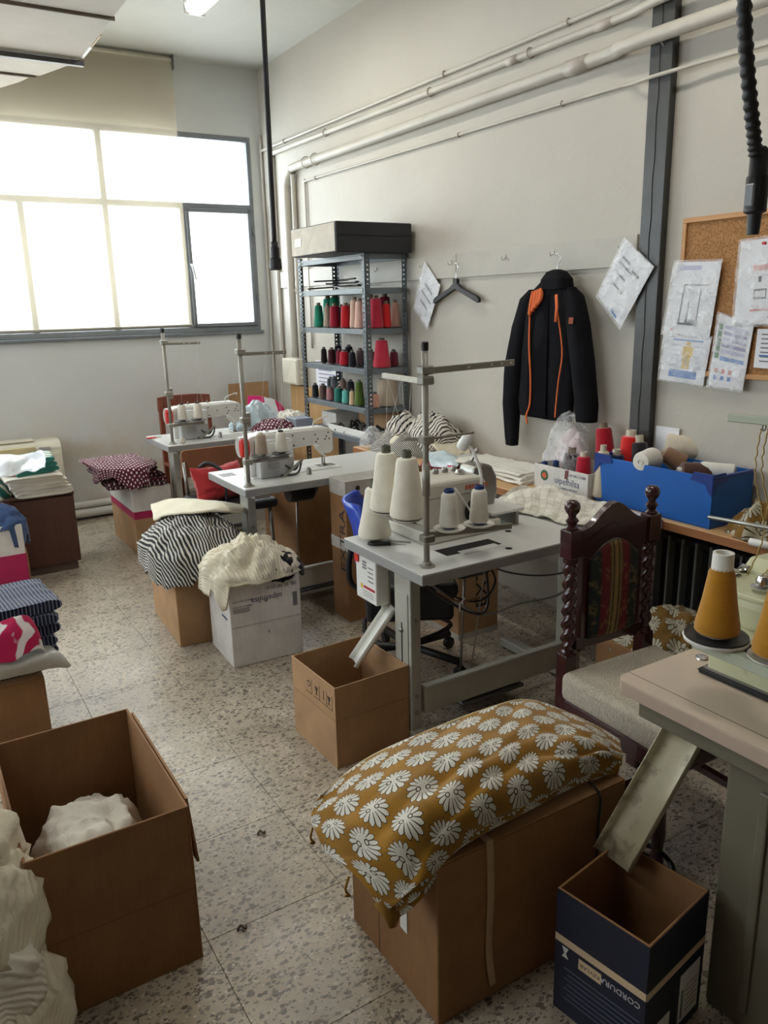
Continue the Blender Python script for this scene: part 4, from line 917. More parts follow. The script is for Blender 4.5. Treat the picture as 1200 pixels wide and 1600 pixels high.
front_text(wb, 'FABRICA DE HILO', -.115, yf_, .298, .012, M_INKG, True); front_text(wb, 'HILOS DE COSER', -.115, yf_, .325, .012, M_INKG, True)
for k in range(3): box('print_line', (-.16, yf_-.0004, .285-.008*k), (-.08, yf_+.0002, .288-.008*k), M_INKG, wb)
box('barcode', (.135, yf_-.0006, .25), (.158, yf_+.0002, .32), M_INKG, wb); box('crease', (-.17, yf_-.0006, .20), (.17, yf_+.0002, .2025), M_TAPEG, wb); box('print_mark', (.005, yf_-.0006, .14), (.009, yf_+.0002, .155), M_INKB, wb)
xl_ = -.1772
prism('emblem', [(.032*math.cos(a), .032*math.sin(a)) for a in [2*PI*k/24 for k in range(24)]], .0008, M_GREEN, wb, (xl_, -.09, .30), axis='x'); prism('emblem_center', [(.017*math.cos(a), .017*math.sin(a)) for a in [2*PI*k/20 for k in range(20)]], .0014, M_ORNG, wb, (xl_, -.09, .30), axis='x')
left_text(wb, 'uipefhilsa', xl_, .03, .31, .036, M_INKN, True, .8)
for k in range(4): box('print_line', (xl_-.0004, -.02, .345+.013*k), (xl_+.0002, .1, .351+.013*k), M_INKN, wb)
box('print_line', (xl_-.0004, -.12, .225), (xl_+.0002, -.04, .235), M_INKN, wb)
mb_ = carton('cardboard box with white top and magenta band under the polka dot fabric', 1.235, 1.50, 5.28, 5.93, .305, M_KR, 0)
carton('white lidded carton stacked on the magenta banded box', 1.233, 1.50, 5.275, 5.935, .165, M_WB, 0, None, None, .3055)
box('magenta_band', (-.1335, -.3262, .255), (.1335, .3262, .305), M_PINKC, mb_)
wl = bpy.data.objects['cardboard_box.006'] if 'cardboard_box.006' in bpy.data.objects else None
# tall cartons with EXTRA lettering
e1 = carton('tall brown carton with EXT lettering and grey tape in front of the middle table', 1.845, 2.27, 3.40, 3.57, .77, M_KR2, 0, None, None)
box('tape', (-.2131, -.0855, .0), (.2131, .0855, .012), M_TAPEG, e1); box('tape', (-.2133, -.0858, .69), (.2133, .0858, .7705), M_TAPEG, e1, .001); box('tape', (-.2133, -.0858, .40), (-.1, .0858, .46), M_TAPEG, e1)
o = left_text(e1, 'EXTRA', -.2138, -.045, .45, .085, M_INKB, False, 1.3, PI/2)
lathe('printed_mark', [(.014, 0), (.014, .0005), (.011, .0006), (0, .0006)], M_INKB, e1, (-.14, -.0862, .73), (PI/2, 0, 0), 16)
e2 = carton('brown carton with EXTRA lettering on the floor behind the overlocker table', 2.19, 2.44, 2.91, 3.27, .60, M_KR, 0, None, M_TAPEG)
box('tape', (-.1255, -.1805, 0), (.1255, .1805, .03), M_TAPEG, e2)
o = text('lettering', 'EXTRA', .10, M_INKB, e2, (0, 0, 0), (0, 0, 0), 1.2); o.matrix_local = Matrix.Translation((.02, -.1808, .33)) @ Matrix.Rotation(PI/2, 4, 'X') @ Matrix.Rotation(PI/2, 4, 'Z')
carton('large brown carton on the floor behind the middle table', 1.99, 2.40, 4.34, 4.80, .56, M_KR2, R(3), None, M_TAPE)
carton('brown carton on the floor between the window table and the shelf unit', 2.19, 2.57, 5.86, 6.2, .5, M_KR, R(-4), None, M_TAPE)
# left side
lw = carton('white and magenta carton under the blue denim garments', .02, .505, 4.95, 5.2, .425, M_WB, 0)
box('magenta_band', (-.2435, -.126, 0), (.2435, .126, .245), M_PINKC, lw)
prism('loose_card', [(-.06, .0), (.02, 0), (.0, .22), (-.05, .26)], .006, M_KR, lw, (.262, .0, .0), (0, 0, R(80)))
carton('brown cardboard box under the navy striped garments', -.12, .318, 3.11, 3.5, .255, M_KR2, 0)
tag(box('grey_crate', (-.45, 1.62, 0), (.03, 2.25, .16), pm('crate_dark', (40, 38, 36), .6), None, .01, 2), 'dark low crate under the cream knit pile', 'crate')
cab = thing('wooden_cabinet', 'low dark brown wooden cabinet under the folded white fabric', 'cabinet', (.5, 5.45, 0))
M_DKW = m_wood('dark_wood', (74, 46, 38), (92, 60, 48), 2, 8)
box('carcass', (-.36, -.21, .055), (.36, .2, .50), M_DKW, cab, .004); box('top_board', (-.365, -.215, .5), (.365, .205, .518), M_DKW, cab, .003); box('plinth', (-.34, -.19, 0), (.34, .19, .058), pm('plinth_grey', (112, 96, 88), .6), cab)
box('door', (-.355, -.222, .06), (-.002, -.21, .495), M_DKW, cab, .002); box('door', (.002, -.222, .06), (.355, -.21, .495), M_DKW, cab, .002)
# console heater below the window
ac = thing('console_heater', 'cream fan console heater below the window', 'heater', (.5, 6.46, .03)); M_AC = pm('ac_cream', (212, 206, 186), .4, .03); M_ACY = pm('ac_flap', (206, 190, 146), .4)
prism('casing', [(-.13, 0), (-.13, .56), (-.12, .61), (-.09, .645), (-.05, .66), (.07, .66), (.08, .65), (.08, 0)], 1.0, M_AC, ac, (0, 0, 0), (0, 0, 0), axis='x', bev=.006)
box('top_flap', (-.42, -.136, .575), (.31, -.11, .63), M_ACY, ac, .004); box('control_panel', (.34, -.128, .595), (.42, -.118, .62), M_MGREY, ac, .002)
for k in range(5): box('outlet_slat', (-.40, -.133, .47+.012*k), (.30, -.128, .477+.012*k), M_MGREY, ac)
box('badge', (.33, -.134, .47), (.44, -.129, .505), M_ACY, ac); box('front_panel', (-.48, -.135, .06), (.48, -.13, .45), M_AC, ac, .003); box('lid', (-.15, -.07, .66), (.32, .05, .675), M_AC, ac, .004)

# ------------------------------------------------------------------ slotted steel shelf unit
def m_slotted():
    s = NT('slotted_steel'); vec = s.coord('Object'); sep = s.n('ShaderNodeSeparateXYZ'); s.l(vec, sep.inputs[0])
    lat = s.math('MAXIMUM', s.math('ABSOLUTE', sep.outputs[0]), s.math('ABSOLUTE', sep.outputs[1]))
    dz = s.math('MULTIPLY', s.math('SUBTRACT', s.math('FRACT', s.math('MULTIPLY', sep.outputs[2], 1/.0285)), .5), .0285)
    dl = s.math('SUBTRACT', lat, .022)
    d = s.math('SQRT', s.math('ADD', s.math('MULTIPLY', dz, dz), s.math('MULTIPLY', dl, dl)))
    s.l(s.math('GREATER_THAN', d, .0068), s.b.inputs['Alpha'])
    s.b.inputs['Base Color'].default_value = lin((98, 106, 112)); s.b.inputs['Roughness'].default_value = .42; s.b.inputs['Metallic'].default_value = .35
    return s.m
M_SLOT = m_slotted(); M_SHELF = pm('shelf_steel', (116, 124, 130), .42, .06, 7, .05, 30, metal=.3)
SX0, SX1, SY0, SY1 = 2.56, 2.872, 4.365, 5.30
sh = thing('shelf_unit', 'grey slotted steel shelf unit holding coloured thread cones', 'shelf', (SX0, SY0, 0))
dx, dy = SX1-SX0, SY1-SY0
for (x, y, sx, sy) in ((0, 0, 1, 1), (dx, 0, -1, 1), (0, dy, 1, -1), (dx, dy, -1, -1)):
    w_, tk = .038, .002; vs, fs = [], []
    for (a, b, c, d) in ((0, 0, w_, tk), (0, 0, tk, w_)):
        k = len(vs)
        for z in (.0, 1.955):
            for (u, v) in ((a, b), (c, b), (c, d), (a, d)): vs.append((u*sx, v*sy, z))
        fs += [(k, k+1, k+2, k+3), (k+4, k+5, k+6, k+7)]+[(k+i, k+(i+1) % 4, k+4+(i+1) % 4, k+4+i) for i in range(4)]
    put('slotted_post', mesh('slotted_post', vs, fs, M_SLOT), sh, (x, y, 0))
LV = dict(top=1.935, a=1.73, b=1.48, c=1.23, d=.975, e=.768, f=.2)
for k, z in LV.items():
    bd = boxc('shelf_board', (dx/2, dy/2, z-.004), (dx-.006, dy-.006, .004), M_SHELF, sh)
    for c, sz in (((-dx/2+.006, 0, -.012), (.004, dy-.01, .034)), ((dx/2-.006, 0, -.012), (.004, dy-.01, .034)), ((0, -dy/2+.006, -.012), (dx-.01, .004, .034)), ((0, dy/2-.006, -.012), (dx-.01, .004, .034))): boxc('board_lip', c, sz, M_SHELF, bd, .001)
    for yy in (.03, .05, dy-.05, dy-.03): 
        put('bolt', lathe_m('bolt', [(.006, 0), (.006, .004), (0, .005)], M_METAL, 8), bd, (-dx/2-.001, yy-dy/2, -.012), (0, -PI/2, 0))
# cones on the shelf boards: (px, px base, level, height m, base r, top r, colour, label, side, depth)
CS = [
 # second board
 (499, 'b', .155, .037, .026, (36, 140, 112), 'green thread cone at the window end of the second shelf', 'x', 2.64),
 (501, 'b', .205, .036, .022, (40, 132, 104), 'slim green thread cone behind the other greens on the second shelf', 'x', 2.78),
 (513, 'b', .20, .04, .028, (34, 150, 128), 'teal green thread cone at the back of the second shelf', 'x', 2.76),
 (524, 'b', .21, .045, .032, (30, 128, 96), 'broad green thread cone at the back of the second shelf', 'x', 2.79),
 (513, 'b', .15, .034, .022, (172, 156, 138), 'beige grey thread cone between green and crimson ones', 'x', 2.64),
 (524, 'b', .148, .040, .031, (158, 20, 48), 'crimson thread cone beside the beige grey cone', 'x', 2.63),
 (534, 'b', .14, .03, .024, (46, 48, 56), 'charcoal thread cone half hidden behind the crimson ones', 'x', 2.74),
 (541, 'b', .15, .037, .029, (196, 28, 40), 'bright red thread cone on the second shelf', 'x', 2.62),
 (547, 'b', .14, .03, .024, (84, 24, 34), 'dark maroon thread cone behind the bright red one', 'x', 2.74),
 (555, 'b', .185, .036, .026, (224, 186, 166), 'pale peach thread cone beside the slotted post', 'x', 2.64),
 (563, 'b', .175, .038, .026, (232, 190, 172), 'pale pink thread cone right behind the slotted post', 'x', 2.61),
 (588, 'b', .19, .048, .032, (196, 48, 72), 'large rose red thread cone on the second shelf end', 'y', 4.42),
 (602, 'b', .20, .044, .032, (126, 18, 50), 'tall wine red thread cone at the back of the second shelf', 'y', 4.56),
 (604, 'b', .155, .032, .024, (212, 36, 40), 'scarlet thread cone in front of the wine red one', 'y', 4.41),
 (618, 'b', .16, .034, .024, (212, 164, 150), 'dusty pink thread cone at the wall end of the second shelf', 'y', 4.44),
 (581, 'b', .20, .034, .024, (196, 150, 140), 'faded rose thread cone behind the large rose red one', 'y', 4.66),
 # third board
 (507, 'c', .105, .024, .019, (40, 28, 28), 'small black brown thread cone first on the third shelf', 'x', 2.64),
 (519, 'c', .105, .030, .024, (72, 26, 36), 'small maroon thread cone on the third shelf', 'x', 2.64),
 (529, 'c', .12, .03, .024, (30, 22, 26), 'small black thread cone at the back of the third shelf', 'x', 2.76),
 (531, 'c', .10, .024, .02, (140, 20, 44), 'narrow crimson thread cone on the third shelf', 'x', 2.66),
 (539, 'c', .10, .036, .030, (186, 22, 44), 'squat red thread cone on the third shelf', 'x', 2.62),
 (546, 'c', .12, .03, .026, (36, 34, 42), 'black thread cone behind the squat red one', 'x', 2.76),
 (551, 'c', .10, .027, .02, (24, 24, 34), 'small navy black thread cone on the third shelf', 'x', 2.61),
 (563, 'c', .11, .03, .026, (120, 96, 98), 'mauve grey thread cone beside the slotted post on the third shelf', 'x', 2.68),
 (580, 'c', .105, .03, .026, (126, 92, 94), 'dusty mauve thread cone next to the large rose cone', 'y', 4.52),
 (597, 'c', .18, .058, .038, (204, 54, 76), 'large rose thread cone alone on the third shelf end', 'y', 4.42),
 (616, 'c', .10, .030, .025, (120, 44, 60), 'small plum thread cone at the wall end of the third shelf', 'y', 4.43),
 (625, 'c', .10, .025, .02, (120, 84, 76), 'small brown thread cone touching the wall post', 'y', 4.50),
 # fourth board
 (494, 'd', .095, .025, .022, (32, 38, 48), 'small navy thread cone first on the fourth shelf', 'x', 2.63),
 (506, 'd', .10, .030, .026, (94, 74, 66), 'small brown thread cone on the fourth shelf', 'x', 2.63),
 (517, 'd', .09, .030, .026, (168, 116, 118), 'dusty rose thread cone on the fourth shelf', 'x', 2.62),
 (530, 'd', .10, .034, .029, (26, 110, 98), 'emerald thread cone on the fourth shelf', 'x', 2.62),
 (541, 'd', .095, .028, .024, (96, 176, 168), 'pale aqua thread cone on the fourth shelf', 'x', 2.61),
 (551, 'd', .10, .022, .017, (206, 180, 146), 'slim sand thread cone on the fourth shelf', 'x', 2.60),
 (562, 'd', .165, .036, .022, (84, 108, 44), 'tall olive green thread cone on the fourth shelf', 'x', 2.62),
 (512, 'd', .13, .03, .024, (60, 62, 70), 'slate thread cone at the back of the fourth shelf', 'x', 2.77),
 (524, 'd', .135, .032, .026, (110, 112, 118), 'grey thread cone at the back of the fourth shelf', 'x', 2.78),
 (537, 'd', .13, .03, .024, (150, 120, 110), 'taupe thread cone at the back of the fourth shelf', 'x', 2.78),
 (549, 'd', .13, .03, .024, (50, 44, 50), 'black grey thread cone behind the slim sand one', 'x', 2.77),
 (586, 'd', .095, .032, .026, (222, 168, 146), 'small peach thread cone on the fourth shelf end', 'y', 4.41),
 (606, 'd', .185, .075, .066, (186, 170, 150), 'very large beige grey thread spool on the fourth shelf end', 'y', 4.45),
]
PY = dict(b=513, c=575, d=636)
for (px, lv, h, rb, rt, c, lab, ax, dep) in CS:
    p = onx(px, PY[lv], dep) if ax == 'x' else ony(px, PY[lv], dep)
    x, y = min(max(p.x, SX0+.04), SX1-.03), min(max(p.y, SY0+.035), SY1-.03)
    cone(lab, (x, y, LV[lv]-.002), h, rb, rt, c, 'brown' if lv == 'b' else 'grey', 'thread cones on the shelf unit', tip=.012 if lv != 'b' else .018)
# big black carton on top of the shelf unit
bc = thing('storage_carton', 'long black carton with silver taped end on top of the shelf unit', 'box', (2.60, 4.60, 1.936))
M_BLKC = pm('black_carton', (34, 36, 42), .45, .08, 4, .1, 12); M_SILV = pm('silver_tape', (128, 118, 104), .3, .12, 14, .2, 30, metal=.2)
box('carton_body', (-.265, -.30, 0), (.272, .30, .175), M_BLKC, bc, .008, 2); box('taped_end', (-.2685, -.29, .006), (-.2645, .302, .17), M_SILV, bc, .002); box('tape_patch', (-.2705, .16, .06), (-.268, .25, .11), M_LABEL, bc, .001)
tube('strap', [(-.262, -.3025, .10), (.1, -.303, .095), (.27, -.3025, .10)], .004, M_BLACK, bc, seg=6, flat=(1, .4))
# hangers in a heap on the first board
def hanger(name, label, loc, rot, mat=M_BLACK, wide=.42, cat='hanger', group=None, hk=True, dep=.022):
    t = thing(name, label, cat, loc, 0, group); t.rotation_euler = rot
    n = 9; pts = [(-wide/2, -.075), (-wide/2+.02, -.06), (-.06, -.012), (-.022, .012), (-.02, .04), (.02, .04), (.022, .012), (.06, -.012), (wide/2-.02, -.06), (wide/2, -.075)]
    low = [(wide/2+.004, -.095), (wide/2-.012, -.1), (.05, -.04), (0, -.022), (-.05, -.04), (-wide/2+.012, -.1), (-wide/2-.004, -.095)]
    prism('hanger_body', pts+low, dep, mat, t, (0, 0, 0), bev=dep*.22)
    if hk: tube('hanger_hook', [(0, 0, .035), (0, 0, .07), (.012, 0, .085), (.02, 0, .105), (.0, 0, .125), (-.016, 0, .118)], .0024, M_CHROME, t, seg=6, sub=5)
    return t
for k in range(4):
    hanger('clothes_hanger', ('black hanger uppermost in the heap on the first shelf', 'black hanger lying flat in the heap on the first shelf', 'black hanger tilted toward the window in the shelf heap', 'black hanger at the bottom of the shelf heap')[k], (2.70, 4.62+.16*k, LV['a']+.022+.022*(k % 3)), (PI/2, .02*k, R(80+25*k)), wide=.30, dep=.009)
tag(tube('wire_hanger', [(2.62, 4.72, LV['a']+.01), (2.6, 4.9, LV['a']+.03), (2.62, 5.02, LV['a']+.07), (2.63, 5.05, LV['a']+.055), (2.62, 4.98, LV['a']+.04), (2.6, 5.2, LV['a']+.012)], .002, M_CHROME, None, seg=5, sub=5), 'bent wire hanger sticking up from the heap on the first shelf', 'hanger')
# tray and carton on the lowest visible board
tr = thing('shallow_tray', 'white shallow tray of dark scraps on the lowest shelf board', 'tray', (2.71, 4.68, LV['e']))
box('tray_bottom', (-.13, -.29, 0), (.13, .29, .006), M_LABEL, tr)
for lo, hi in (((-.13, -.29, 0), (-.124, .29, .05)), ((.124, -.29, 0), (.13, .29, .05)), ((-.13, -.29, 0), (.13, -.284, .05)), ((-.13, .284, 0), (.13, .29, .05))): box('tray_side', lo, hi, M_LABEL, tr, .001)
r2 = random.Random(3)
for k in range(26):
    x, y = r2.uniform(-.11, .11), r2.uniform(-.26, .26)
    o = tube('scrap', [(x-.03, y, .012), (x, y+r2.uniform(-.03, .03), .03+r2.uniform(0, .03)), (x+.03, y+r2.uniform(-.03, .03), .012)], .009, pm(('scrap_dark', 'scrap_grey')[k % 2], ((44, 42, 44), (120, 112, 106))[k % 2], .8), tr, seg=5, sub=3, flat=(1, .5))
carton('small grey white carton behind the tray on the lowest shelf board', 2.66, 2.85, 5.0, 5.22, .11, M_WB, 0, None, None, LV['e'])
# paper sheet taped to the wall behind the shelf, plywood and card leaning
def sheet(name, label, cat, corners, mat, lines=0, lm=None, th=.0015):
    """flat sheet hung on the side wall; corners (y,z) tl,tr,br,bl as seen from the room"""
    t = thing(name, label, cat, (corners[0][0], corners[0][1], corners[0][2]))
    o0 = Vector(corners[0]); vs = [Vector(c)-o0 for c in corners]; vs += [v+Vector((th, 0, 0)) for v in vs]
    put('paper', mesh('paper', vs, [(0, 1, 2, 3), (7, 6, 5, 4), (0, 4, 5, 1), (1, 5, 6, 2), (2, 6, 7, 3), (3, 7, 4, 0)], mat), t)
    def at(u, v, d=.0008): 
        a = vs[0].lerp(vs[1], u); b = vs[3].lerp(vs[2], u); return a.lerp(b, v)-Vector((d, 0, 0))
    def patch(n, u0, v0, u1, v1, m, d=.0008):
        return put(n, mesh(n, [at(u0, v0, d), at(u1, v0, d), at(u1, v1, d), at(u0, v1, d)], [(0, 1, 2, 3)], m), t)
    for k in range(lines): patch('print_line', .12, .12+.8*k/max(1, lines), .12+.7*(.6+.4*((k*7) % 5)/4), .12+.8*k/max(1, lines)+.25/max(1, lines), lm or M_INKG)
    return t, patch
M_PAPER = pm('paper_white', (226, 226, 230), .6, .01); M_INKV = pm('ink_violet', (146, 142, 176), .6, 0); M_INKBL = pm('ink_blue', (64, 118, 186), .6, 0)
sheet('paper_notice', 'printed white notice taped to the wall behind the shelf unit', 'paper', [(2.894, 5.75, 1.21), (2.894, 5.35, 1.21), (2.894, 5.35, .90), (2.894, 5.75, .90)], M_PAPER, 8, M_INKV)
M_PLY = m_wood('plywood', (204, 168, 118), (186, 148, 100), 2, 6)
tag(box('plywood_board', (2.87, 5.36, 0), (2.885, 6.2, .985), M_PLY, None, .002), 'light plywood board leaning on the wall behind the shelf unit', 'board')
tag(box('cardboard_sheet', (2.42, 6.485, .15), (2.79, 6.493, 1.0), M_KR, None, .002), 'sheet of brown cardboard standing against the window wall', 'cardboard')
tag(box('cardboard_sheet', (2.82, 4.42, .80), (2.83, 4.95, .955), M_KR, None, .002), 'strip of brown cardboard on the lowest shelf board', 'cardboard')

# ------------------------------------------------------------------ wooden worktops and ribbed radiator along the side wall
M_PINE = m_wood('pine_top', (206, 170, 122), (190, 150, 104), 1, 7); M_PINEE = m_wood('pine_edge', (176, 122, 76), (150, 98, 58), 1, 9)
for lab, xa, ya, yb, zt in (('pale wooden worktop along the wall carrying zebra fabric', 2.435, 2.74, 4.355, .752), ('pale wooden worktop along the wall carrying the blue crate', 2.585, .2, 2.735, .750)):
    t = thing('worktop', lab, 'worktop', (xa, ya, 0)); 
    box('top_panel', (0, 0, zt-.036), (XW-.008-xa, yb-ya, zt), M_PINE, t, .003); box('front_edge', (-.004, 0, zt-.036), (.0, yb-ya, zt-.002), M_PINEE, t, .001)
    for yy in (.03, (yb-ya)-.07): box('support_leg', (XW-.07-xa, yy, 0), (XW-.03-xa, yy+.04, zt-.036), M_PINEE, t, .003)
M_RAD = pm('radiator_black', (16, 17, 19), .4, .05)
M_RADF = pm('radiator_fin', (120, 122, 120), .4, .05)
rd = thing('radiator', 'black ribbed radiator under the wooden worktop', 'radiator', (2.74, 1.2, .06)); box('back_panel', (.03, 0, 0), (.11, 1.3, .58), M_RAD, rd, .004)
fin = bxm('fin', (.05, .011, .58), M_RADF, .003)
for k in range(19): put('fin', fin, rd, (.012, .03+.069*k, .29))
box('manifold', (.0, 0, .555), (.06, 1.3, .585), M_RAD, rd, .006); box('manifold', (.0, 0, 0), (.06, 1.3, .03), M_RAD, rd, .006)

# ------------------------------------------------------------------ chairs behind the machines
M_BWOOD = m_wood('reddish_wood', (134, 70, 44), (112, 54, 34), 2, 8, .4)
c = thing('wooden_chair', 'reddish brown wooden chair behind the window table machine', 'chair', (1.92, 5.97, 0))
for s_ in (-1, 1):
    box('leg', (s_*.19-.018, .16, 0), (s_*.19+.018, .20, .95), M_BWOOD, c, .004); box('leg', (s_*.19-.018, -.2, 0), (s_*.19+.018, -.165, .44), M_BWOOD, c, .004)
prism('backrest', [(-.215, .86), (.215, .84), (.21, .965), (.1, .978), (-.1, .982), (-.212, .97)], .022, M_BWOOD, c, (0, .18, 0), bev=.005); box('back_slat', (-.19, .172, .62), (.19, .19, .68), M_BWOOD, c, .004); box('seat', (-.21, -.21, .435), (.21, .19, .46), M_BWOOD, c, .008, 2)
c = thing('upholstered_chair', 'black seated chair with brown back behind the middle table', 'chair', (1.66, 4.56, 0)); M_BLKV = pm('black_vinyl', (30, 32, 36), .4, .05)
boxc('seat', (0, 0, .47), (.46, .44, .06), M_BLKV, c, .022, 3)
for sx in (-1, 1):
    for sy in (-1, 1): tube('leg', [(sx*.2, sy*.19, 0), (sx*.185, sy*.18, .445)], .013, M_METAL, c)
    tube('back_post', [(sx*.2, .2, .45), (sx*.2, .24, .7)], .013, M_METAL, c)
prism('backrest', [(-.22, .60), (.22, .60), (.21, .765), (.19, .775), (-.19, .775), (-.21, .765)], .02, m_card('hardboard', (134, 92, 66)), c, (0, .245, 0), bev=.004)
c = thing('office_chair', 'office chair with blue plastic back and black seat at the overlocker table', 'chair', (1.835, 2.83, 0), R(61)); M_BLUEP = pm('blue_plastic', (28, 66, 176), .35, .05)
vs, fs = [], []; n, m_ = 10, 12
for j in range(m_+1):
    for i in range(n+1):
        u = i/n-.5; v = j/m_; wv = .20*(1-.35*(abs(v-.45)/.55)**2.5); vs.append((u*2*wv, .06*(2*u)**2*-1+.05*math.sin(PI*v)*-.4+.05*v, .52+.29*v))
for j in range(m_):
    for i in range(n): q = j*(n+1)+i; fs.append((q, q+1, q+n+2, q+n+1))
o = put('backrest', mesh('backrest', vs, fs, M_BLUEP, None, True), c, (0, .21, 0)); o.modifiers.new('s', 'SOLIDIFY').thickness = .022
o = boxc('seat', (0, 0, .435), (.44, .42, .075), M_BLKV, c, .03, 4)
prism('seat_skirt', [(-.215, .30), (.215, .30), (.22, .44), (-.22, .44)], .38, M_BLKV, c, (0, 0, 0), bev=.02)
tube('back_bracket', [(0, .12, .38), (0, .24, .40), (0, .26, .5), (0, .235, .62)], .014, M_BLACK, c, sub=5); 
prism('lever', [(-.23, .60), (-.20, .55), (-.185, .56), (-.20, .65), (-.225, .72), (-.24, .70)], .02, M_BLACK, c, (-.0, .16, 0), bev=.003); lathe('knob', [(.012, 0), (.016, .01), (.014, .03), (0, .033)], M_BLACK, c, (-.235, .16, .6), (0, -PI/2, 0), 12)
tube('gas_lift', [(0, 0, .08), (0, 0, .40)], .025, M_BLACK, c, seg=12)
for k in range(5):
    a = R(72*k+20); e = Vector((.27*math.cos(a), .27*math.sin(a), .075)); st_ = tube('base_arm', [(0, 0, .10), tuple(e)], .018, M_BLACK, c, seg=8)
    w_ = lathe('caster', [(.012, -.016), (.027, -.013), (.029, 0), (.027, .013), (.012, .016)], M_BLACK, c, (e.x, e.y, .029), (PI/2, 0, a), 14)
tube('footring', [(.2*math.cos(R(k*20)), .2*math.sin(R(k*20)), .2+.02*math.sin(R(k*40))) for k in range(19)], .011, M_BLACK, c, seg=8)

# ------------------------------------------------------------------ things hung on the side wall
hk = onx(713, 440, 2.862); h1 = hanger('clothes_hanger', 'empty black plastic hanger hanging from the white rail', (2.866, 3.835, 1.725), (0, 0, R(-90)), wide=.44)
# plastic sleeves
M_FILM = m_clear('clear_film', (245, 247, 250), .38, .05, 1.0, 14)
def film(parent, pts, seed, amp=.013, off=.004):
    """crinkled film over a quad given by its corners in parent space"""
    a, b, c_, d = [Vector(p) for p in pts]; n = 14; vs, fs = [], []
    for j in range(n+1):
        for i in range(n+1):
            u, v = i/n, j/n; p = a.lerp(b, u).lerp(d.lerp(c_, u), v)
            e = min(1, 6*min(u, 1-u, v, 1-v)+.25)
            vs.append(p-Vector((off+amp*e*(abs(fbm(u*4+seed, v*4, seed))*1.6), 0, 0)))
    for j in range(n):
        for i in range(n): q = j*(n+1)+i; fs.append((q, q+1, q+n+2, q+n+1))
    return put('plastic_film', mesh('plastic_film', vs, fs, M_FILM, None, True), parent)
def sleeve(label, corners, seed, prints, lines=0, lm=None, wide=None, name='document_sleeve'):
    t, patch = sheet(name, label, 'document', corners, M_PAPER, lines, lm)
    o0 = Vector(corners[0]); cs = [Vector(c)-o0 for c in corners]; ctr = sum(cs, Vector())/4
    film(t, [ctr+(v-ctr)*1.06-Vector((.001, 0, 0)) for v in cs], seed)
    for pr in prints: patch(*pr)
    return t, patch
def cw(pts, X=2.875): return [tuple(onx(x, y, X)) for x, y in pts]
sleeve('small clear sleeve of paper hung askew beside the empty hanger', cw(((664, 410), (688, 447), (668, 513), (647, 480))), 1.3, [('print_bar', .2, .3, .75, .36, M_INKG), ('print_bar', .2, .5, .8, .55, M_INKG), ('print_bar', .25, .68, .7, .73, M_INKG)])
sleeve('clear sleeve of paper hung askew overlapping the steel column', cw(((977, 374), (1021, 418), (970, 512), (934, 462)), 2.842), 2.7, [('print_bar', .15, .2, .45, .24, M_INKG), ('print_bar', .1, .3, .6, .33, M_INKG), ('print_bar', .1, .45, .5, .48, M_INKG), ('print_bar', .55, .25, .8, .29, M_INKG), ('print_bar', .2, .62, .6, .65, M_INKG), ('print_bar', .5, .94, .75, .98, M_INKBL)])
# cork board
def m_cork():
    s = NT('cork'); vec = s.coord('Object'); v = s.n('ShaderNodeTexVoronoi', i_Scale=120.0); s.l(vec, v.inputs['Vector'])
    s.l(s.ramp(v.outputs['Distance'], [(0, lin((112, 76, 44))), (.5, lin((164, 118, 72))), (1, lin((182, 136, 88)))]), s.b.inputs['Base Color']); s.b.inputs['Roughness'].default_value = .9; s.bump(v.outputs['Distance'], .4, .003); return s.m
M_CORK = m_cork(); M_FRM = m_wood('board_frame', (206, 156, 104), (188, 136, 84), 1, 8)
ck = thing('cork_board', 'cork notice board with pale wooden frame on the side wall', 'notice board', (2.888, 2.285, 1.31)); CW, CHH = .95, .635
box('cork_panel', (-.004, -CW+.01, .01), (.008, -.01, CHH-.01), M_CORK, ck)
for lo, hi in (((-.014, -CW, 0), (.01, 0, .02)), ((-.014, -CW, CHH-.02), (.01, 0, CHH)), ((-.014, -.02, .02), (.01, 0, CHH-.02)), ((-.014, -CW, .02), (.01, -CW+.02, CHH-.02))): box('frame_bar', lo, hi, M_FRM, ck, .002)
M_INKDK = pm('ink_dark', (70, 70, 74), .6, 0); M_INKGN = pm('ink_leaf', (86, 130, 92), .6, 0); M_SALM = pm('ink_salmon', (206, 120, 112), .6, 0); M_LAV = pm('ink_lavender', (176, 174, 204), .6, 0)
X_ = 2.866
t, pa = sleeve('clear sleeve with a line diagram hung at the edge of the cork board', cw(((1056, 410), (1128, 408), (1108, 528), (1036, 520)), X_), 4.1, [('print_heading', .12, .05, .6, .11, M_LAV), ('print_stroke', .28, .3, .31, .85, M_INKDK), ('print_stroke', .28, .83, .7, .86, M_INKDK), ('print_stroke', .66, .35, .68, .86, M_INKDK), ('print_stroke', .44, .55, .46, .85, M_INKDK), ('print_stroke', .3, .3, .8, .315, M_INKDK), ('print_block', .42, .78, .64, .86, M_INKG), ('print_block', .15, .92, .2, .96, M_SALM)])
t, pa = sleeve('clear sleeve with a yellow figure and blue bar below the diagram sleeve', cw(((1040, 522), (1112, 528), (1098, 603), (1030, 592)), 2.872), 5.2, [('print_line', .2, .08, .85, .11, M_INKBL), ('print_block', .2, .74, .82, .9, M_INKBL)]+[('print_line', .18, .2+.11*k, .42, .22+.11*k, M_LAV) for k in range(5)]+[('print_line', .68, .2+.11*k, .88, .22+.11*k, M_LAV) for k in range(5)])
yl = pm('ink_gold', (216, 178, 44), .5, 0)
for a in ((.50, .12, .58, .2), (.46, .22, .63, .46), (.43, .24, .46, .44), (.63, .24, .66, .44), (.47, .46, .54, .70), (.56, .46, .62, .70)): pa('yellow_figure', *a, yl, .0012)
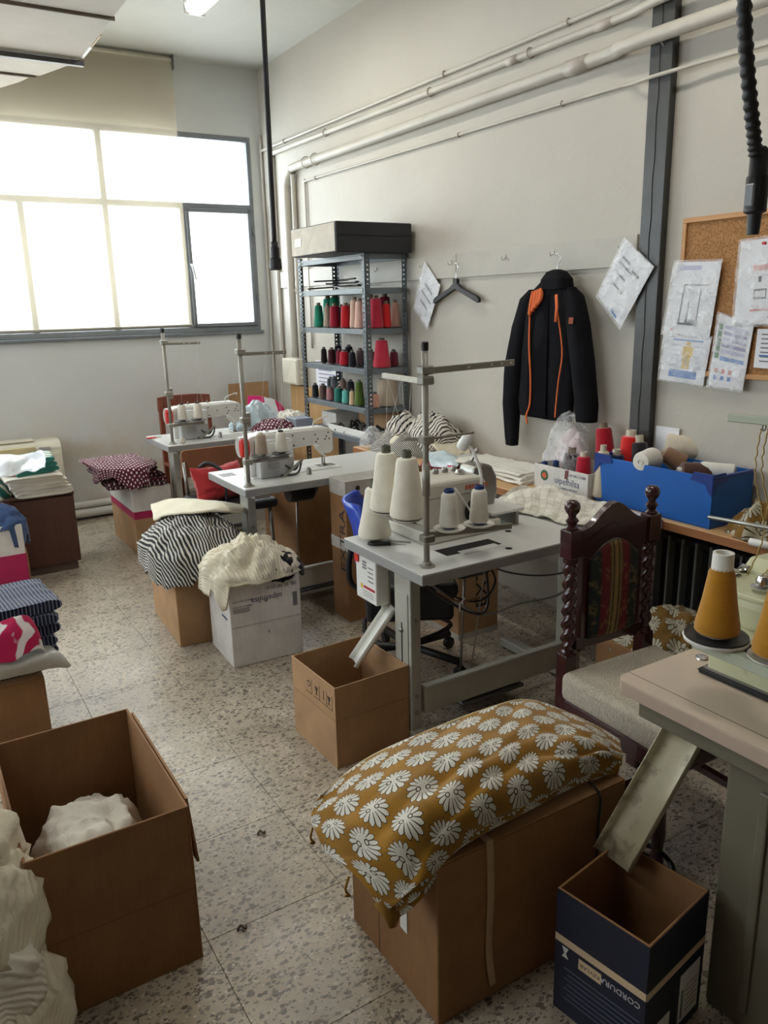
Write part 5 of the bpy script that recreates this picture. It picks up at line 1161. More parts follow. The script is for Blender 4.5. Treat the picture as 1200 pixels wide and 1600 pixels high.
t, pa = sleeve('clear sleeve with lavender table and red and blue dots', cw(((1124, 490), (1178, 508), (1160, 610), (1106, 602)), 2.870), 6.3, [('print_row', .22, .12+.085*k, .9, .17+.085*k, (M_LAV, M_INKV)[k % 2]) for k in range(5)]+[('print_row', .22, .56, .9, .62, M_INKBL)]+[('green_tab', .05, .12+.1*k, .17, .2+.1*k, M_INKGN) for k in range(5)]+[('red_dot', .12+.2*k, .74, .22+.2*k, .80, M_SALM) for k in range(3)]+[('blue_dot', .12+.2*k, .84, .22+.2*k, .9, M_INKBL) for k in range(3)])
t, pa = sleeve('large clear sleeve pinned high on the cork board', cw(((1158, 378), (1240, 366), (1226, 505), (1146, 508)), X_), 7.4, [('print_block', .3, .3, .8, .36, M_SALM), ('print_mark', .42, .43, .48, .5, M_INKDK), ('print_frame', .35, .58, .6, .6, M_INKDK), ('print_frame', .35, .68, .6, .7, M_INKDK), ('print_frame', .35, .58, .37, .7, M_INKDK), ('print_frame', .58, .58, .6, .7, M_INKDK), ('print_block', .3, .82, .7, .84, M_SALM)])
t, pa = sheet('paper_notice', 'plain printed sheet pinned to the lower cork board', 'paper', cw(((1184, 514), (1250, 514), (1246, 580), (1177, 574)), 2.876), M_PAPER, 7, M_INKG); pa('print_line', .1, .66, .9, .7, M_INKBL, .0012)
tag(lathe('push_pin', [(.006, 0), (.005, .006), (.003, .008), (.006, .014), (0, .015)], pm('pin_red', (190, 30, 40), .4), None, tuple(onx(1196, 380, 2.855)), (0, -PI/2, 0), 10), 'red push pin holding the large sleeve on the cork board', 'pin')

# jacket on its hanger
M_JK = pm('jacket_black', (17, 17, 21), .85, .1, 8, .1, 90, spec=.15); M_JKO = pm('jacket_orange', (224, 108, 50), .7, .06); M_JKI = pm('jacket_inside', (12, 12, 16), .9, .1, spec=.1)
jh = hanger('clothes_hanger', 'black hanger carrying the dark jacket', (2.85, 2.985, 1.725), (0, 0, R(-90)), wide=.36)
jk = thing('jacket', 'black zip jacket with orange trim hanging on the wall', 'jacket', (2.82, 2.98, 1.0))
def loft(name, rings, mat, parent, seg=26, seed=0, amp=.008, cap=True):
    """rings: (y, z, half width, depth, x centre) stacked into a soft tube"""
    P = []; n = 7
    for i in range(len(rings)-1):
        for k in range(n):
            f = k/n; P.append([rings[i][q]*(1-f)+rings[i+1][q]*f for q in range(5)])
    P.append(list(rings[-1])); vs, fs = [], []
    for i, (y, z, hw, dp, xc) in enumerate(P):
        for k in range(seg):
            a = 2*PI*k/seg; cy, cx = math.cos(a), math.sin(a)
            ey = math.copysign(abs(cy)**.8, cy)*hw; ex = math.copysign(abs(cx)**.8, cx)*dp
            w_ = amp*(fbm(ey*9+seed, z*3.0+seed, seed)+.7*math.sin(ey*46+seed+z*5)*.6)
            vs.append((xc+ex+w_*(1 if ex < 0 else 0), y+ey+w_*.3, z))
    for i in range(len(P)-1):
        for k in range(seg): k2 = (k+1) % seg; fs.append((i*seg+k, i*seg+k2, (i+1)*seg+k2, (i+1)*seg+k))
    if cap: fs.append(tuple(reversed(range(seg)))); fs.append(tuple((len(P)-1)*seg+k for k in range(seg)))
    uvs = [(math.atan2(v[1], v[0])/6, v[2]) for v in vs]
    return put(name, mesh(name, vs, fs, mat, uvs, True), parent)
loft('jacket_body', [(.03, .045, .185, .035, 0), (.035, .12, .195, .04, 0), (.02, .35, .185, .045, 0), (.0, .55, .175, .05, 0), (.0, .64, .165, .045, 0), (.0, .69, .12, .04, 0), (.0, .735, .06, .035, 0)], M_JK, jk, 30, 1)
loft('sleeve', [(.285, -.13, .034, .03, 0), (.287, -.08, .038, .034, 0), (.285, .1, .05, .042, -.005), (.265, .3, .056, .045, -.005), (.225, .5, .06, .045, 0), (.17, .64, .055, .04, 0), (.12, .685, .04, .03, 0)], M_JK, jk, 18, 2)
loft('sleeve', [(-.27, .06, .05, .045, -.01), (-.265, .14, .056, .048, -.01), (-.225, .35, .062, .05, -.012), (-.185, .52, .062, .048, -.01), (-.14, .64, .055, .042, 0), (-.1, .69, .04, .03, 0)], M_JK, jk, 18, 3)
loft('hood', [(-.03, .68, .10, .05, -.005), (-.03, .73, .085, .052, -.005), (-.02, .765, .05, .04, 0), (-.02, .775, .02, .02, 0)], M_JK, jk, 20, 4)
vs, fs = [], []
for j in range(13):
    f = j/12
    for u in (0, .5, 1): vs.append((-.05-.006*math.sin(PI*u), (.148-.03*f)+(-.148-.0+.02*f+.0)*0+(.148*0)+(-.10+.04*f)*u*-1*-1+.0, .06+.56*f))
put('lining', mesh('lining', [(-.052, .115-.14*u+.0, .06+.6*j/12) for j in range(13) for u in (0, .5, 1)], [(j*3+i, j*3+i+1, j*3+i+4, j*3+i+3) for j in range(12) for i in range(2)], M_JKI, [(0, 0)]*39, True), jk)
def jp(px, py, d=.0): q = onx(px, py, 2.764-d); return (q.x-2.82, q.y-2.98, q.z-1.0)
tube('zip_edge', [jp(828, 490), jp(827, 540), jp(829, 590), jp(828, 630), jp(822, 650), jp(824, 662)], .005, M_JKO, jk, seg=6, sub=5); tube('zip_edge', [jp(871, 488), jp(877, 530), jp(878, 560), jp(872, 600), jp(867, 652)], .004, M_JKO, jk, seg=6, sub=5)
tube('zip_pull', [jp(869, 460, .01), jp(870, 480, .012), jp(868, 503, .01)], .010, M_JKO, jk, seg=6, flat=(1, .4))
for k in range(4): tube('collar_lining', [jp(834+k*4, 456-k*1.5, -.01), jp(830+k*5, 475-k*3, .004), jp(828+k*4, 492-k*6, .004)], .012, M_JKO, jk, seg=7, sub=3)
o = put('chest_badge', mesh('chest_badge', [jp(889, 496, .012), jp(896, 496, .012), jp(895, 506, .012), jp(888, 506, .012)], [(0, 1, 2, 3)], pm('badge_rust', (150, 70, 44), .7)), jk)

# ------------------------------------------------------------------ cloth builders
def cr1(P, n):
    out = []
    for i in range(len(P)-1):
        p0, p1, p2, p3 = P[max(i-1, 0)], P[i], P[i+1], P[min(i+2, len(P)-1)]
        for k in range(n):
            t = k/n; out.append(.5*((2*p1)+(p2-p0)*t+(2*p0-5*p1+4*p2-p3)*t*t+(3*p1-p0-3*p2+p3)*t**3))
    out.append(P[-1]); return out
def patch_mesh(name, rows, mat, nu=7, nv=7, amp=.006, freq=9, seed=0, uvscale=1.0, edge=0, zmin=None, fold=0):
    """soft sheet through a grid of 3d points (rows of Vectors)"""
    R1 = [cr1([Vector(p) for p in r], nu) for r in rows]; cols = len(R1[0])
    C = [cr1([R1[j][i] for j in range(len(R1))], nv) for i in range(cols)]; nr = len(C[0])
    lu = [0.0]; mid = nr//2
    for i in range(1, cols): lu.append(lu[-1]+(C[i][mid]-C[i-1][mid]).length)
    lv = [0.0]; midc = cols//2
    for j in range(1, nr): lv.append(lv[-1]+(C[midc][j]-C[midc][j-1]).length)
    vs, uv, fs = [], [], []
    for j in range(nr):
        for i in range(cols):
            p = C[i][j]; u, v = lu[i], lv[j]
            a = fbm(u*freq+seed*3.1, v*freq*.6+seed, seed); b = 1-abs(fbm(u*freq*.8+v*freq*.9+seed, v*freq*.5-u*freq*.3, seed+5))*2
            q = p+Vector((0, 0, amp*(a*.8+b*.7)))+Vector((fbm(v*7+seed, u*3, 2)*amp*.6, fbm(u*7, v*3+seed, 4)*amp*.6, 0))
            if fold:
                w_ = max(0, min(1, (v/lv[-1]-.38)*3.2)); q.z += fold*w_*(abs(math.sin(v*38+u*4+2*fbm(u*3, v*3, 7)))-.55)
            if zmin is not None: q.z = max(q.z, zmin)
            vs.append(q); uv.append((u*uvscale, v*uvscale))
    for j in range(nr-1):
        for i in range(cols-1): k = j*cols+i; fs.append((k, k+1, k+cols+1, k+cols))
    o0 = sum(vs, Vector())/len(vs); o0.z = min(v.z for v in vs)
    return mesh(name, [v-o0 for v in vs], fs, mat, uv, True), o0
def patch(name, label, cat, rows, mat, th=.006, group=None, parent=None, **kw):
    me, o0 = patch_mesh(name, rows, mat, **kw); o = put(name, me, parent, o0 if parent is None else o0-parent.matrix_basis.translation)
    if th: m_ = o.modifiers.new('s', 'SOLIDIFY'); m_.thickness = th; m_.offset = 0
    o.modifiers.new('d', 'SUBSURF').levels = 1; o.modifiers['d'].render_levels = 1
    if label: tag(o, label, cat, group)
    return o
def pz(px, py, z): return onz(px, py, z)
def heap(name, label, cat, c, rx, ry, h, mat, seed=0, drop=0.0, amp=.03, freq=5.0, rz=0, p=2.2, group=None, parent=None, nr=26, ns=72, uvs=1.0, rib=0, dropf=None, sq=2.6):
    """crumpled cloth heap, dome shaped, whose rim may hang over its support"""
    vs, fs, uv = [(0, 0, 0)], [], [(0, 0)]
    for i in range(1, nr+1):
        t = i/nr
        for k in range(ns):
            a = 2*PI*k/ns; ca, sa = math.cos(a), math.sin(a)
            sup = (abs(ca)**sq+abs(sa)**sq)**(-1/sq)
            rr = min(1, t/.78); hang = max(0, (t-.78)/.22)
            x, y = rx*rr*ca*sup, ry*rr*sa*sup
            wob = 1+.10*fbm(ca*1.6+seed, sa*1.6, seed); x *= wob; y *= wob
            z = h*(1-rr**p)
            d = drop*(dropf(a) if dropf else 1)*(.75+.5*fbm(ca*2.5+seed, sa*2.5, seed+9))
            z -= max(0, d)*hang; x *= 1+.05*hang; y *= 1+.05*hang
            wx, wy = x+.05*fbm(x*freq*.7, y*freq*.7, seed+2), y+.05*fbm(x*freq*.7+7, y*freq*.7, seed+3)
            rdg = (1-abs(fbm(wx*freq+seed, wy*freq*1.7, seed))*2.2); f2 = fbm(wx*freq*2.6, wy*freq*2.6, seed+8)
            dsp = amp*(rdg*.75+f2*.45)*(1 if hang == 0 else .55)*min(1, h*8 if t < .78 else 1)
            nx, ny = ca*rr*.8, sa*rr*.8
            x += nx*dsp; y += ny*dsp; z += dsp*(1-.55*rr)
            if hang == 0 and drop <= 0: z = max(z, .001)
            vs.append((x, y, z)); uv.append((rr*ca*rx*uvs+hang*ca*.1, rr*sa*ry*uvs+hang*sa*.1))
    vs[0] = (0, 0, sum(v[2] for v in vs[1:ns+1])/ns)
    for k in range(ns): fs.append((0, 1+k, 1+(k+1) % ns))
    for i in range(nr-1):
        for k in range(ns): k2 = (k+1) % ns; a = 1+i*ns; fs.append((a+k, a+ns+k, a+ns+k2, a+k2))
    o = put(name, mesh(name, vs, fs, mat, uv, True), parent, c, (0, 0, rz))
    if drop > 0:
        m_ = o.modifiers.new('s', 'SOLIDIFY'); m_.thickness = .008; m_.offset = -1
    if label: tag(o, label, cat, group)
    return o
def folded(name, label, cat, c, sx, sy, th, mat, seed=0, rz=0, group=None, parent=None, amp=.006, tilt=(0, 0)):
    """one folded piece of cloth: soft slab with rounded fold edges"""
    vs, fs, uv = [], [], []; ns, nl = 28, 16
    for j in range(nl+1):
        v = j/nl*2-1; y = v*sy/2
        for k in range(ns):
            a = 2*PI*k/ns; ca, sa = math.cos(a), math.sin(a)
            x = math.copysign(abs(ca)**.35, ca)*sx/2; z = math.copysign(abs(sa)**.75, sa)*th/2+th/2
            wx = 1+.05*fbm(y*7+seed, seed, 1)+.03*fbm(y*19, seed*2, 3)
            x = x*wx; yy = y*(1+.05*fbm(x*7+seed, seed*1.7, 5))
            if sa > 0 or z > th*.3: z += amp*(fbm(x*9+seed, yy*9, seed)+.5*fbm(x*24, yy*24, seed+2))
            vs.append((x, yy, max(z, .0005))); uv.append((x, yy+.5*z))
    for j in range(nl):
        for k in range(ns): k2 = (k+1) % ns; fs.append((j*ns+k, j*ns+k2, (j+1)*ns+k2, (j+1)*ns+k))
    fs.append(tuple(reversed(range(ns)))); fs.append(tuple(nl*ns+k for k in range(ns)))
    o = put(name, mesh(name, vs, fs, mat, uv, True), parent, c, (tilt[0], tilt[1], rz))
    try: o.data.set_sharp_from_angle(angle=R(60))
    except Exception: pass
    if label: tag(o, label, cat, group)
    return o

# ------------------------------------------------------------------ patterned cloth materials
def m_damask(name='damask', ground=(146, 104, 26), leaf=(206, 202, 190), cell=.118):
    s = NT(name); vec = s.coord('UV')
    wn = s.n('ShaderNodeTexNoise', i_Scale=30.0, i_Detail=2.0); s.l(vec, wn.inputs['Vector'])
    sep = s.n('ShaderNodeSeparateXYZ'); s.l(vec, sep.inputs[0])
    def motif(off):
        def loc(o, k): return s.math('SUBTRACT', s.math('FRACT', s.math('ADD', s.math('MULTIPLY', o, 1/cell), k)), .5)
        x = loc(sep.outputs[0], off); y = loc(sep.outputs[1], off)
        r = s.math('SQRT', s.math('ADD', s.math('MULTIPLY', x, x), s.math('MULTIPLY', y, y)))
        # petals fan out from a point below the middle of the motif
        yb = s.math('ADD', y, .10); th = s.math('ARCTAN2', x, yb)
        rb = s.math('SQRT', s.math('ADD', s.math('MULTIPLY', x, x), s.math('MULTIPLY', yb, yb)))
        pet = s.math('COSINE', s.math('MULTIPLY', th, 15.0)); lobe = s.math('COSINE', s.math('MULTIPLY', th, 1.0))
        lim = s.math('ADD', s.math('ADD', .275, s.math('MULTIPLY', lobe, .075)), s.math('MULTIPLY', pet, .032))
        body = s.math('LESS_THAN', rb, lim); rim = s.math('LESS_THAN', rb, s.math('ADD', lim, .018))
        slit = s.math('MULTIPLY', s.math('LESS_THAN', pet, -.78), s.math('GREATER_THAN', rb, .12))
        # two curls at the foot
        ax = s.math('SUBTRACT', s.math('ABSOLUTE', x), .095); ay = s.math('ADD', y, .07)
        cr = s.math('SQRT', s.math('ADD', s.math('MULTIPLY', ax, ax), s.math('MULTIPLY', ay, ay)))
        ring = s.math('MULTIPLY', s.math('GREATER_THAN', cr, .032), s.math('LESS_THAN', cr, .052)); curl = s.math('LESS_THAN', cr, .085)
        leafm = s.math('MULTIPLY', s.math('MAXIMUM', body, curl), s.math('SUBTRACT', 1.0, s.math('MAXIMUM', slit, ring)))
        edge = s.math('MAXIMUM', rim, s.math('LESS_THAN', cr, .098))
        return leafm, edge
    l1, e1_ = motif(0.0); l2, e2_ = motif(.5)
    lf_ = s.math('MAXIMUM', l1, l2); ed = s.math('MAXIMUM', e1_, e2_)
    g = s.ramp(s.noise(vec, 9, 4), [(.3, lin(tuple(v*.86 for v in ground))), (.7, lin(tuple(v*1.1 for v in ground)))])
    out = s.mix(ed, g, lin((56, 40, 16))); out = s.mix(lf_, out, lin(leaf))
    s.l(out, s.b.inputs['Base Color']); s.b.inputs['Roughness'].default_value = .8; s.b.inputs['Sheen Weight'].default_value = .2; s.b.inputs['Specular IOR Level'].default_value = .2
    s.bump(s.math('ADD', s.math('MULTIPLY', lf_, .5), s.math('MULTIPLY', s.noise(vec, 260, 2), .5)), .25, .003)
    return s.m
def m_dots(name, ground, dot, cell=.03, rad=.3):
    s = NT(name); vec = s.coord('UV'); sep = s.n('ShaderNodeSeparateXYZ'); s.l(vec, sep.inputs[0]); d = None
    for off in (0.0, .5):
        x = s.math('SUBTRACT', s.math('FRACT', s.math('ADD', s.math('MULTIPLY', sep.outputs[0], 1/cell), off)), .5); y = s.math('SUBTRACT', s.math('FRACT', s.math('ADD', s.math('MULTIPLY', sep.outputs[1], 1/cell), off)), .5)
        r = s.math('LESS_THAN', s.math('SQRT', s.math('ADD', s.math('MULTIPLY', x, x), s.math('MULTIPLY', y, y))), rad); d = r if d is None else s.math('MAXIMUM', d, r)
    s.l(s.mix(d, lin(ground), lin(dot)), s.b.inputs['Base Color']); s.b.inputs['Roughness'].default_value = .85; s.bump(s.noise(vec, 200, 2), .25, .004); return s.m
def m_check(name, a, b, cell=.035):
    s = NT(name); vec = s.coord('UV'); sep = s.n('ShaderNodeSeparateXYZ'); s.l(vec, sep.inputs[0])
    f = [s.math('LESS_THAN', s.math('FRACT', s.math('MULTIPLY', sep.outputs[k], 1/cell)), .22) for k in (0, 1)]
    s.l(s.mix(s.math('MULTIPLY', s.math('MAXIMUM', f[0], f[1]), .6), lin(a), lin(b)), s.b.inputs['Base Color']); s.b.inputs['Roughness'].default_value = .85; s.bump(s.noise(vec, 160, 2), .3, .004); return s.m
M_DAM = m_damask(); M_DAMD = m_damask('damask_dim', (120, 88, 34), (176, 170, 150), .12)
M_STR = m_stripe('knit_stripe', (40, 41, 46), (200, 196, 186), scale=68, axis=0, duty=.56, wob=3.4); M_ZEB = m_stripe('zebra_stripe', (214, 208, 196), (38, 36, 38), scale=46, axis=1, duty=.62, wob=2.6); M_FINE = m_stripe('fine_stripe', (52, 52, 54), (196, 192, 182), scale=150, axis=0, duty=.55, wob=1.5)
M_CRM = m_cloth('cream_cloth', (228, 220, 196), .04, 0); M_CRMR = m_cloth('cream_rib', (226, 217, 192), .05, 75, 0, .6); M_WHT = m_cloth('white_cloth', (226, 222, 212), .03); M_WHTR = m_cloth('white_rib', (224, 218, 204), .04, 60, 1, .5)
M_NAV = m_stripe('navy_stripe', (28, 32, 50), (120, 130, 160), scale=70, axis=0, duty=.75); M_BLKC2 = m_cloth('black_trim', (26, 25, 32), .1); M_TEAL = m_stripe('teal_stripe', (58, 128, 118), (222, 216, 200), scale=14, axis=1, duty=.6)
M_DENIM = m_cloth('denim', (66, 88, 130), .12); M_DOT = m_dots('maroon_dots', (88, 20, 48), (226, 214, 212), .034, .17); M_DOT2 = m_dots('maroon_dots_dark', (64, 16, 38), (206, 196, 196), .032, .15)
M_CHK = m_check('white_check', (226, 222, 210), (196, 190, 176)); M_LINEN = m_cloth('lace_white', (222, 218, 206), .05, 40, 0, .6); M_MAUVE = m_cloth('mauve_knit', (132, 112, 118), .1)
M_BAGW = pm('bag_white', (214, 218, 222), .25, .04, 8, .15, 18); M_BAGP = pm('bag_pink', (190, 28, 86), .3, .05); M_BAGB = pm('bag_pale_blue', (196, 214, 222), .25, .04); M_BAGC = m_clear('bag_clear', (238, 240, 244), .35, .05, .9, 20)

# ------------------------------------------------------------------ ochre cloth on the near box
rows = [[(498, 1248, .46), (570, 1190, .50), (660, 1148, .545), (760, 1110, .55), (826, 1096, .535), (905, 1124, .50), (965, 1158, .46)],
        [(487, 1285, .42), (555, 1250, .50), (650, 1205, .565), (760, 1165, .575), (850, 1138, .555), (922, 1152, .53), (973, 1178, .475)],
        [(515, 1335, .40), (585, 1318, .475), (668, 1272, .545), (765, 1222, .56), (850, 1186, .55), (925, 1178, .525), (972, 1190, .47)],
        [(570, 1385, .385), (625, 1365, .435), (695, 1312, .495), (782, 1262, .515), (862, 1222, .51), (930, 1195, .495), (970, 1200, .455)],
        [(608, 1430, .33), (650, 1395, .40), (708, 1330, .452), (788, 1283, .455), (866, 1243, .455), (930, 1212, .452), (966, 1208, .449)]]
rows = [[pz(*q) for q in r] for r in rows]
oc = patch('patterned_cloth', 'ochre cloth with white leaf motifs draped over the brown box', 'cloth', rows, M_DAM, .007, None, None, nu=9, nv=9, amp=.009, freq=9, seed=3, zmin=.05, fold=.02)
# layers of the same cloth folded underneath
for k, dz in enumerate((.02, .042)):
    rr_ = [[v.lerp(rows[2][3], .05+.03*k)-Vector((0, 0, dz)) for v in r] for r in rows]
    rr_ = [[Vector((v.x, v.y, max(v.z, .449+.004*(1-k)) if v.x > .85 else v.z)) for v in r] for r in rr_]
    l_ = patch('folded_layer', None, None, rr_, M_DAM, .006, None, oc, nu=5, nv=5, amp=.004, freq=9, seed=4+k)
hem = smooth_path([Vector(v)+Vector((0, 0, .003)) for v in rows[0]], 6); o = tube('hem_cord', [v-oc.location for v in hem], .0035, pm('hem_cream', (206, 190, 150), .8), oc, seg=6)
for (px, py, dz) in ((490, 1290, .05), (545, 1370, .05)):
    q = pz(px, py, .40)-oc.location; tube('loose_thread', [q, q+Vector((-.01, 0, -dz*.6)), q+Vector((.0, 0, -dz)), q+Vector((-.012, 0, -dz*.9))], .003, pm('thread_ochre', (140, 100, 30), .8), oc, seg=5, sub=4)
tube('hanging_corner', [pz(600, 1400, .36)-oc.location, pz(615, 1425, .33)-oc.location, pz(614, 1448, .30)-oc.location], [.035, .03, .012], pm('ochre_plain', (132, 94, 26), .85), oc, seg=10, flat=(1, .5))

# ------------------------------------------------------------------ garments on the floor boxes
heap('striped_knitwear', 'pile of black and white striped knitwear on the plain brown box', 'garment', (1.20, 3.88, .450), .25, .335, .15, M_STR, 11, .10, .035, 5.5, R(-3), dropf=lambda a: 1.3 if math.cos(a-R(225)) > .2 else .35)
patch('cream_sweater', 'cream garment folded over the striped knitwear', 'garment', [[pz(*q) for q in r] for r in (
    [(235, 790, .56), (270, 780, .60), (310, 782, .63), (350, 786, .625), (385, 792, .59)], [(238, 802, .565), (275, 790, .62), (315, 790, .645), (350, 792, .635), (382, 797, .60)],
    [(240, 815, .56), (262, 805, .61), (305, 802, .635), (345, 800, .625), (378, 802, .595)])], M_CRM, .014, nu=6, nv=6, amp=.006, freq=10, seed=2)
heap('cream_garment', 'pile of cream ribbed garments on the white printed box', 'garment', (1.305, 3.415, .424), .215, .205, .135, M_CRMR, 23, .10, .045, 6.5, R(10), dropf=lambda a: 1.4 if math.cos(a-R(175)) > .72 else .22)
bt = heap('black_trimmed_top', 'black trimmed cream top hanging over the printed front of the white box', 'garment', (1.43, 3.30, .426), .10, .065, .07, M_BLKC2, 31, .05, .03, 9, R(5))
for k, (dx, dy) in enumerate(((-.08, .0), (-.02, -.02), (.05, .02))): heap('collar_fold', None, None, (dx, dy+.015, .035), .045, .04, .045, M_CRM if k != 1 else M_BLKC2, 40+k, 0, .02, 12, 0, parent=bt, nr=10, ns=28)
# polka dot stack on the magenta box
for k in range(6):
    folded('dotted_fabric', ('maroon polka dot fabric at the bottom of the folded stack', 'dark maroon dotted fabric second from the bottom of the folded stack', 'maroon dotted fabric third from the bottom of the folded stack', 'maroon dotted fabric fourth from the bottom of the folded stack', 'maroon dotted fabric just under the top of the folded stack', 'maroon fabric with white dots on top of the folded stack')[k], 'fabric', (1.30-.012*k, 5.56+.01*k, .4735+.0235*k), .40, .56-.02*k, .024, (M_DOT2, M_DOT)[k % 2], 50+k, R(4*(k % 3)-4), 'polka dot fabrics in the stack')
heap('dotted_drape', 'maroon polka dot cloth draped over the end of the folded stack', 'fabric', (1.25, 5.50, .616), .185, .27, .035, M_DOT, 57, .10, .022, 8, R(0), dropf=lambda a: 1.3 if math.cos(a-R(215)) > .1 else .2)
# big open box: fabric inside; knit pile beside it
heap('white_fabric', 'crumpled white fabric inside the large open box', 'fabric', (.262, 1.99, .02), .165, .265, .27, M_WHT, 61, 0, .04, 6, 0, p=5, sq=4)
o = tube('rolled_sleeve', [(.2, 1.80, .30), (.2, 1.88, .30)], .028, M_CRM, None, seg=14); tag(o, 'small rolled cream cuff lying on the white fabric', 'garment')
kp = [('cream ribbed knit at the bottom of the pile beside the large box', (-.12, 1.80, .16), .215, .28, .16, M_CRMR, 71), ('cream ribbed knit in the middle of the pile beside the large box', (-.12, 1.80, .27), .21, .27, .15, M_WHTR, 72), ('cream knit sweater near the top of the pile beside the large box', (-.12, 1.82, .38), .20, .25, .14, M_CRMR, 73), ('cream fringed knit on the pile beside the large box', (-.12, 1.86, .49), .17, .20, .10, M_CRM, 74)]
for lab, c_, rx, ry, h, m_, sd in kp: heap('knit_garment', lab, 'garment', c_, rx, ry, h, m_, sd, .12, .05, 7, R(sd*7 % 20), group='cream knits in the pile')
heap('mauve_knit', 'mauve grey knit scrap on top of the cream pile', 'garment', (-.06, 1.98, .56), .11, .12, .09, M_MAUVE, 77, .03, .03, 11)
for k, (px, py) in enumerate(((408, 1303), (378, 1452))):
    q = onz(px, py, 0); o = tube('lint_tuft', [(q.x-.012, q.y, .003), (q.x, q.y+.008, .007), (q.x+.006, q.y-.008, .006), (q.x+.014, q.y+.004, .003)], .0035, pm('lint_grey', (92, 84, 72), .9), None, seg=5, sub=5); tag(o, ('dark lint tuft on the floor before the small open box', 'grey lint tuft on a tile joint beside the large open box')[k], 'lint')
# left cabinet: folded white stack, teal striped pieces, bag
for k in range(5): folded('white_fabric', ('white ribbed fabric at the bottom of the stack on the cabinet', 'white ribbed fabric second in the stack on the cabinet', 'white ribbed fabric in the middle of the stack on the cabinet', 'white ribbed fabric below the top of the stack on the cabinet', 'white ribbed fabric on top of the stack on the cabinet')[k], 'fabric', (.69-.012*k, 5.40, .519+.025*k), .34, .40, .026, M_WHTR, 80+k, R(3*(k % 2)), 'white fabrics stacked on the cabinet')
for k in range(3): folded('teal_fabric', ('teal and white striped fabric under two more on the white stack', 'teal and white striped fabric between the other two', 'teal and white striped fabric uppermost on the white stack')[k], 'fabric', (.66+.012*k, 5.42, .645+.032*k), .26-.02*k, .28, .034, M_TEAL, 90+k, R(8-6*k), 'teal striped fabrics', tilt=(0, R(-4)))
heap('aqua_fabric', 'crumpled teal fabric beside the white stack on the cabinet', 'fabric', (.36, 5.42, .519), .14, .18, .14, M_TEAL, 95, .03, .04, 8)
patch('plastic_bag', 'white plastic bag lying over the teal fabric on the cabinet', 'bag', [[pz(*q) for q in r] for r in (
    [(-30, 712, .80), (10, 712, .80), (40, 712, .79), (66, 704, .83)], [(-30, 730, .74), (10, 728, .76), (42, 722, .76), (70, 716, .80)], [(-30, 750, .70), (10, 748, .70), (42, 740, .71), (72, 732, .75)])], M_BAGW, .003, nu=6, nv=6, amp=.018, freq=7, seed=6)
tag(boxc('magenta_wrapper', (.525, 5.33, .6585), (.07, .05, .03), M_BAGP, None, .012, 3), 'small magenta wrapper tucked between bag and teal fabric', 'wrapper')
heap('denim_garment', 'blue denim garment hanging over the edge of the magenta carton', 'garment', (.40, 5.06, .425), .13, .11, .10, M_DENIM, 101, .13, .035, 9, dropf=lambda a: 1.4 if math.cos(a) > .3 else .3)
heap('white_garment', 'crumpled white printed garment on the magenta carton', 'garment', (.24, 5.06, .425), .20, .11, .13, M_LINEN, 103, .03, .04, 9)
# navy striped stack and bag on the left brown box
for k in range(6): folded('navy_fabric', ('navy striped fabric at the bottom of the stack on the left brown box', 'navy striped fabric second in the stack on the left brown box', 'navy striped fabric in the middle of the stack on the left brown box', 'navy striped fabric fourth in the stack on the left brown box', 'navy striped fabric below the top of the stack on the left brown box', 'pale blue navy striped fabric on top of the stack on the left brown box')[k], 'fabric', (.185+.008*k, 3.33, .257+.046*k), .38, .34, .047, M_NAV, 110+k, R(5*(k % 2)), 'navy striped fabrics')
def front(px, py, Y): return ony(px, py, Y)
patch('plastic_bag', 'grey plastic bag lying in front of the navy striped stack', 'bag', [[front(*q) for q in r] for r in (
    [(-40, 1010, 3.16), (15, 1015, 3.15), (50, 1010, 3.15), (80, 1012, 3.16)], [(-40, 1030, 3.08), (20, 1032, 3.07), (70, 1022, 3.07), (100, 1028, 3.09)], [(-40, 1052, 3.07), (20, 1048, 3.05), (70, 1036, 3.05), (112, 1042, 3.07)], [(-40, 1072, 3.09), (20, 1060, 3.085), (70, 1048, 3.085), (108, 1044, 3.09)])], pm('bag_grey', (186, 186, 180), .3, .05), .003, nu=6, nv=6, amp=.01, freq=8, seed=8)
patch('printed_wrapper', 'crumpled magenta and white wrapper on the grey plastic bag', 'wrapper', [[front(*q) for q in r] for r in (
    [(-30, 985, 3.13), (15, 968, 3.12), (45, 966, 3.13), (58, 985, 3.14)], [(-30, 1005, 3.08), (20, 990, 3.07), (60, 995, 3.08), (68, 1010, 3.1)], [(-30, 1045, 3.06), (20, 1035, 3.05), (55, 1015, 3.05), (74, 1018, 3.07)])], m_stripe('wrapper_print', (180, 28, 80), (222, 214, 214), scale=9, axis=0, duty=.55, wob=3), .003, nu=6, nv=6, amp=.014, freq=8, seed=9)
# red cushion on the chair behind the middle table
cu = thing('red_cushion', 'red cushion with dark strap lying on the black chair seat', 'cushion', (1.60, 4.50, .50), R(20)); M_REDC = m_cloth('red_cloth', (170, 48, 52), .08)
vs, fs, uv = [], [], []; n = 22
for side in (1, -1):
    for j in range(n+1):
        for i in range(n+1):
            u, v = i/n*2-1, j/n*2-1; pn = .5+.5*abs(v)**2; th = (1-u**4)**.6*(1-v**4)**.6
            vs.append((u*.19*(.9+.1*v*v), side*.075*th+.010*fbm(u*3, v*3, 2), (v*.5+.5)*.23*(.9+.1*u*u)+.012*fbm(u*2+4, v*2, 1))); uv.append((u*.19, v*.12))
m_ = (n+1)*(n+1)
for s_ in (0, 1):
    for j in range(n):
        for i in range(n): k = s_*m_+j*(n+1)+i; fs.append((k, k+1, k+n+2, k+n+1) if s_ else (k, k+n+1, k+n+2, k+1))
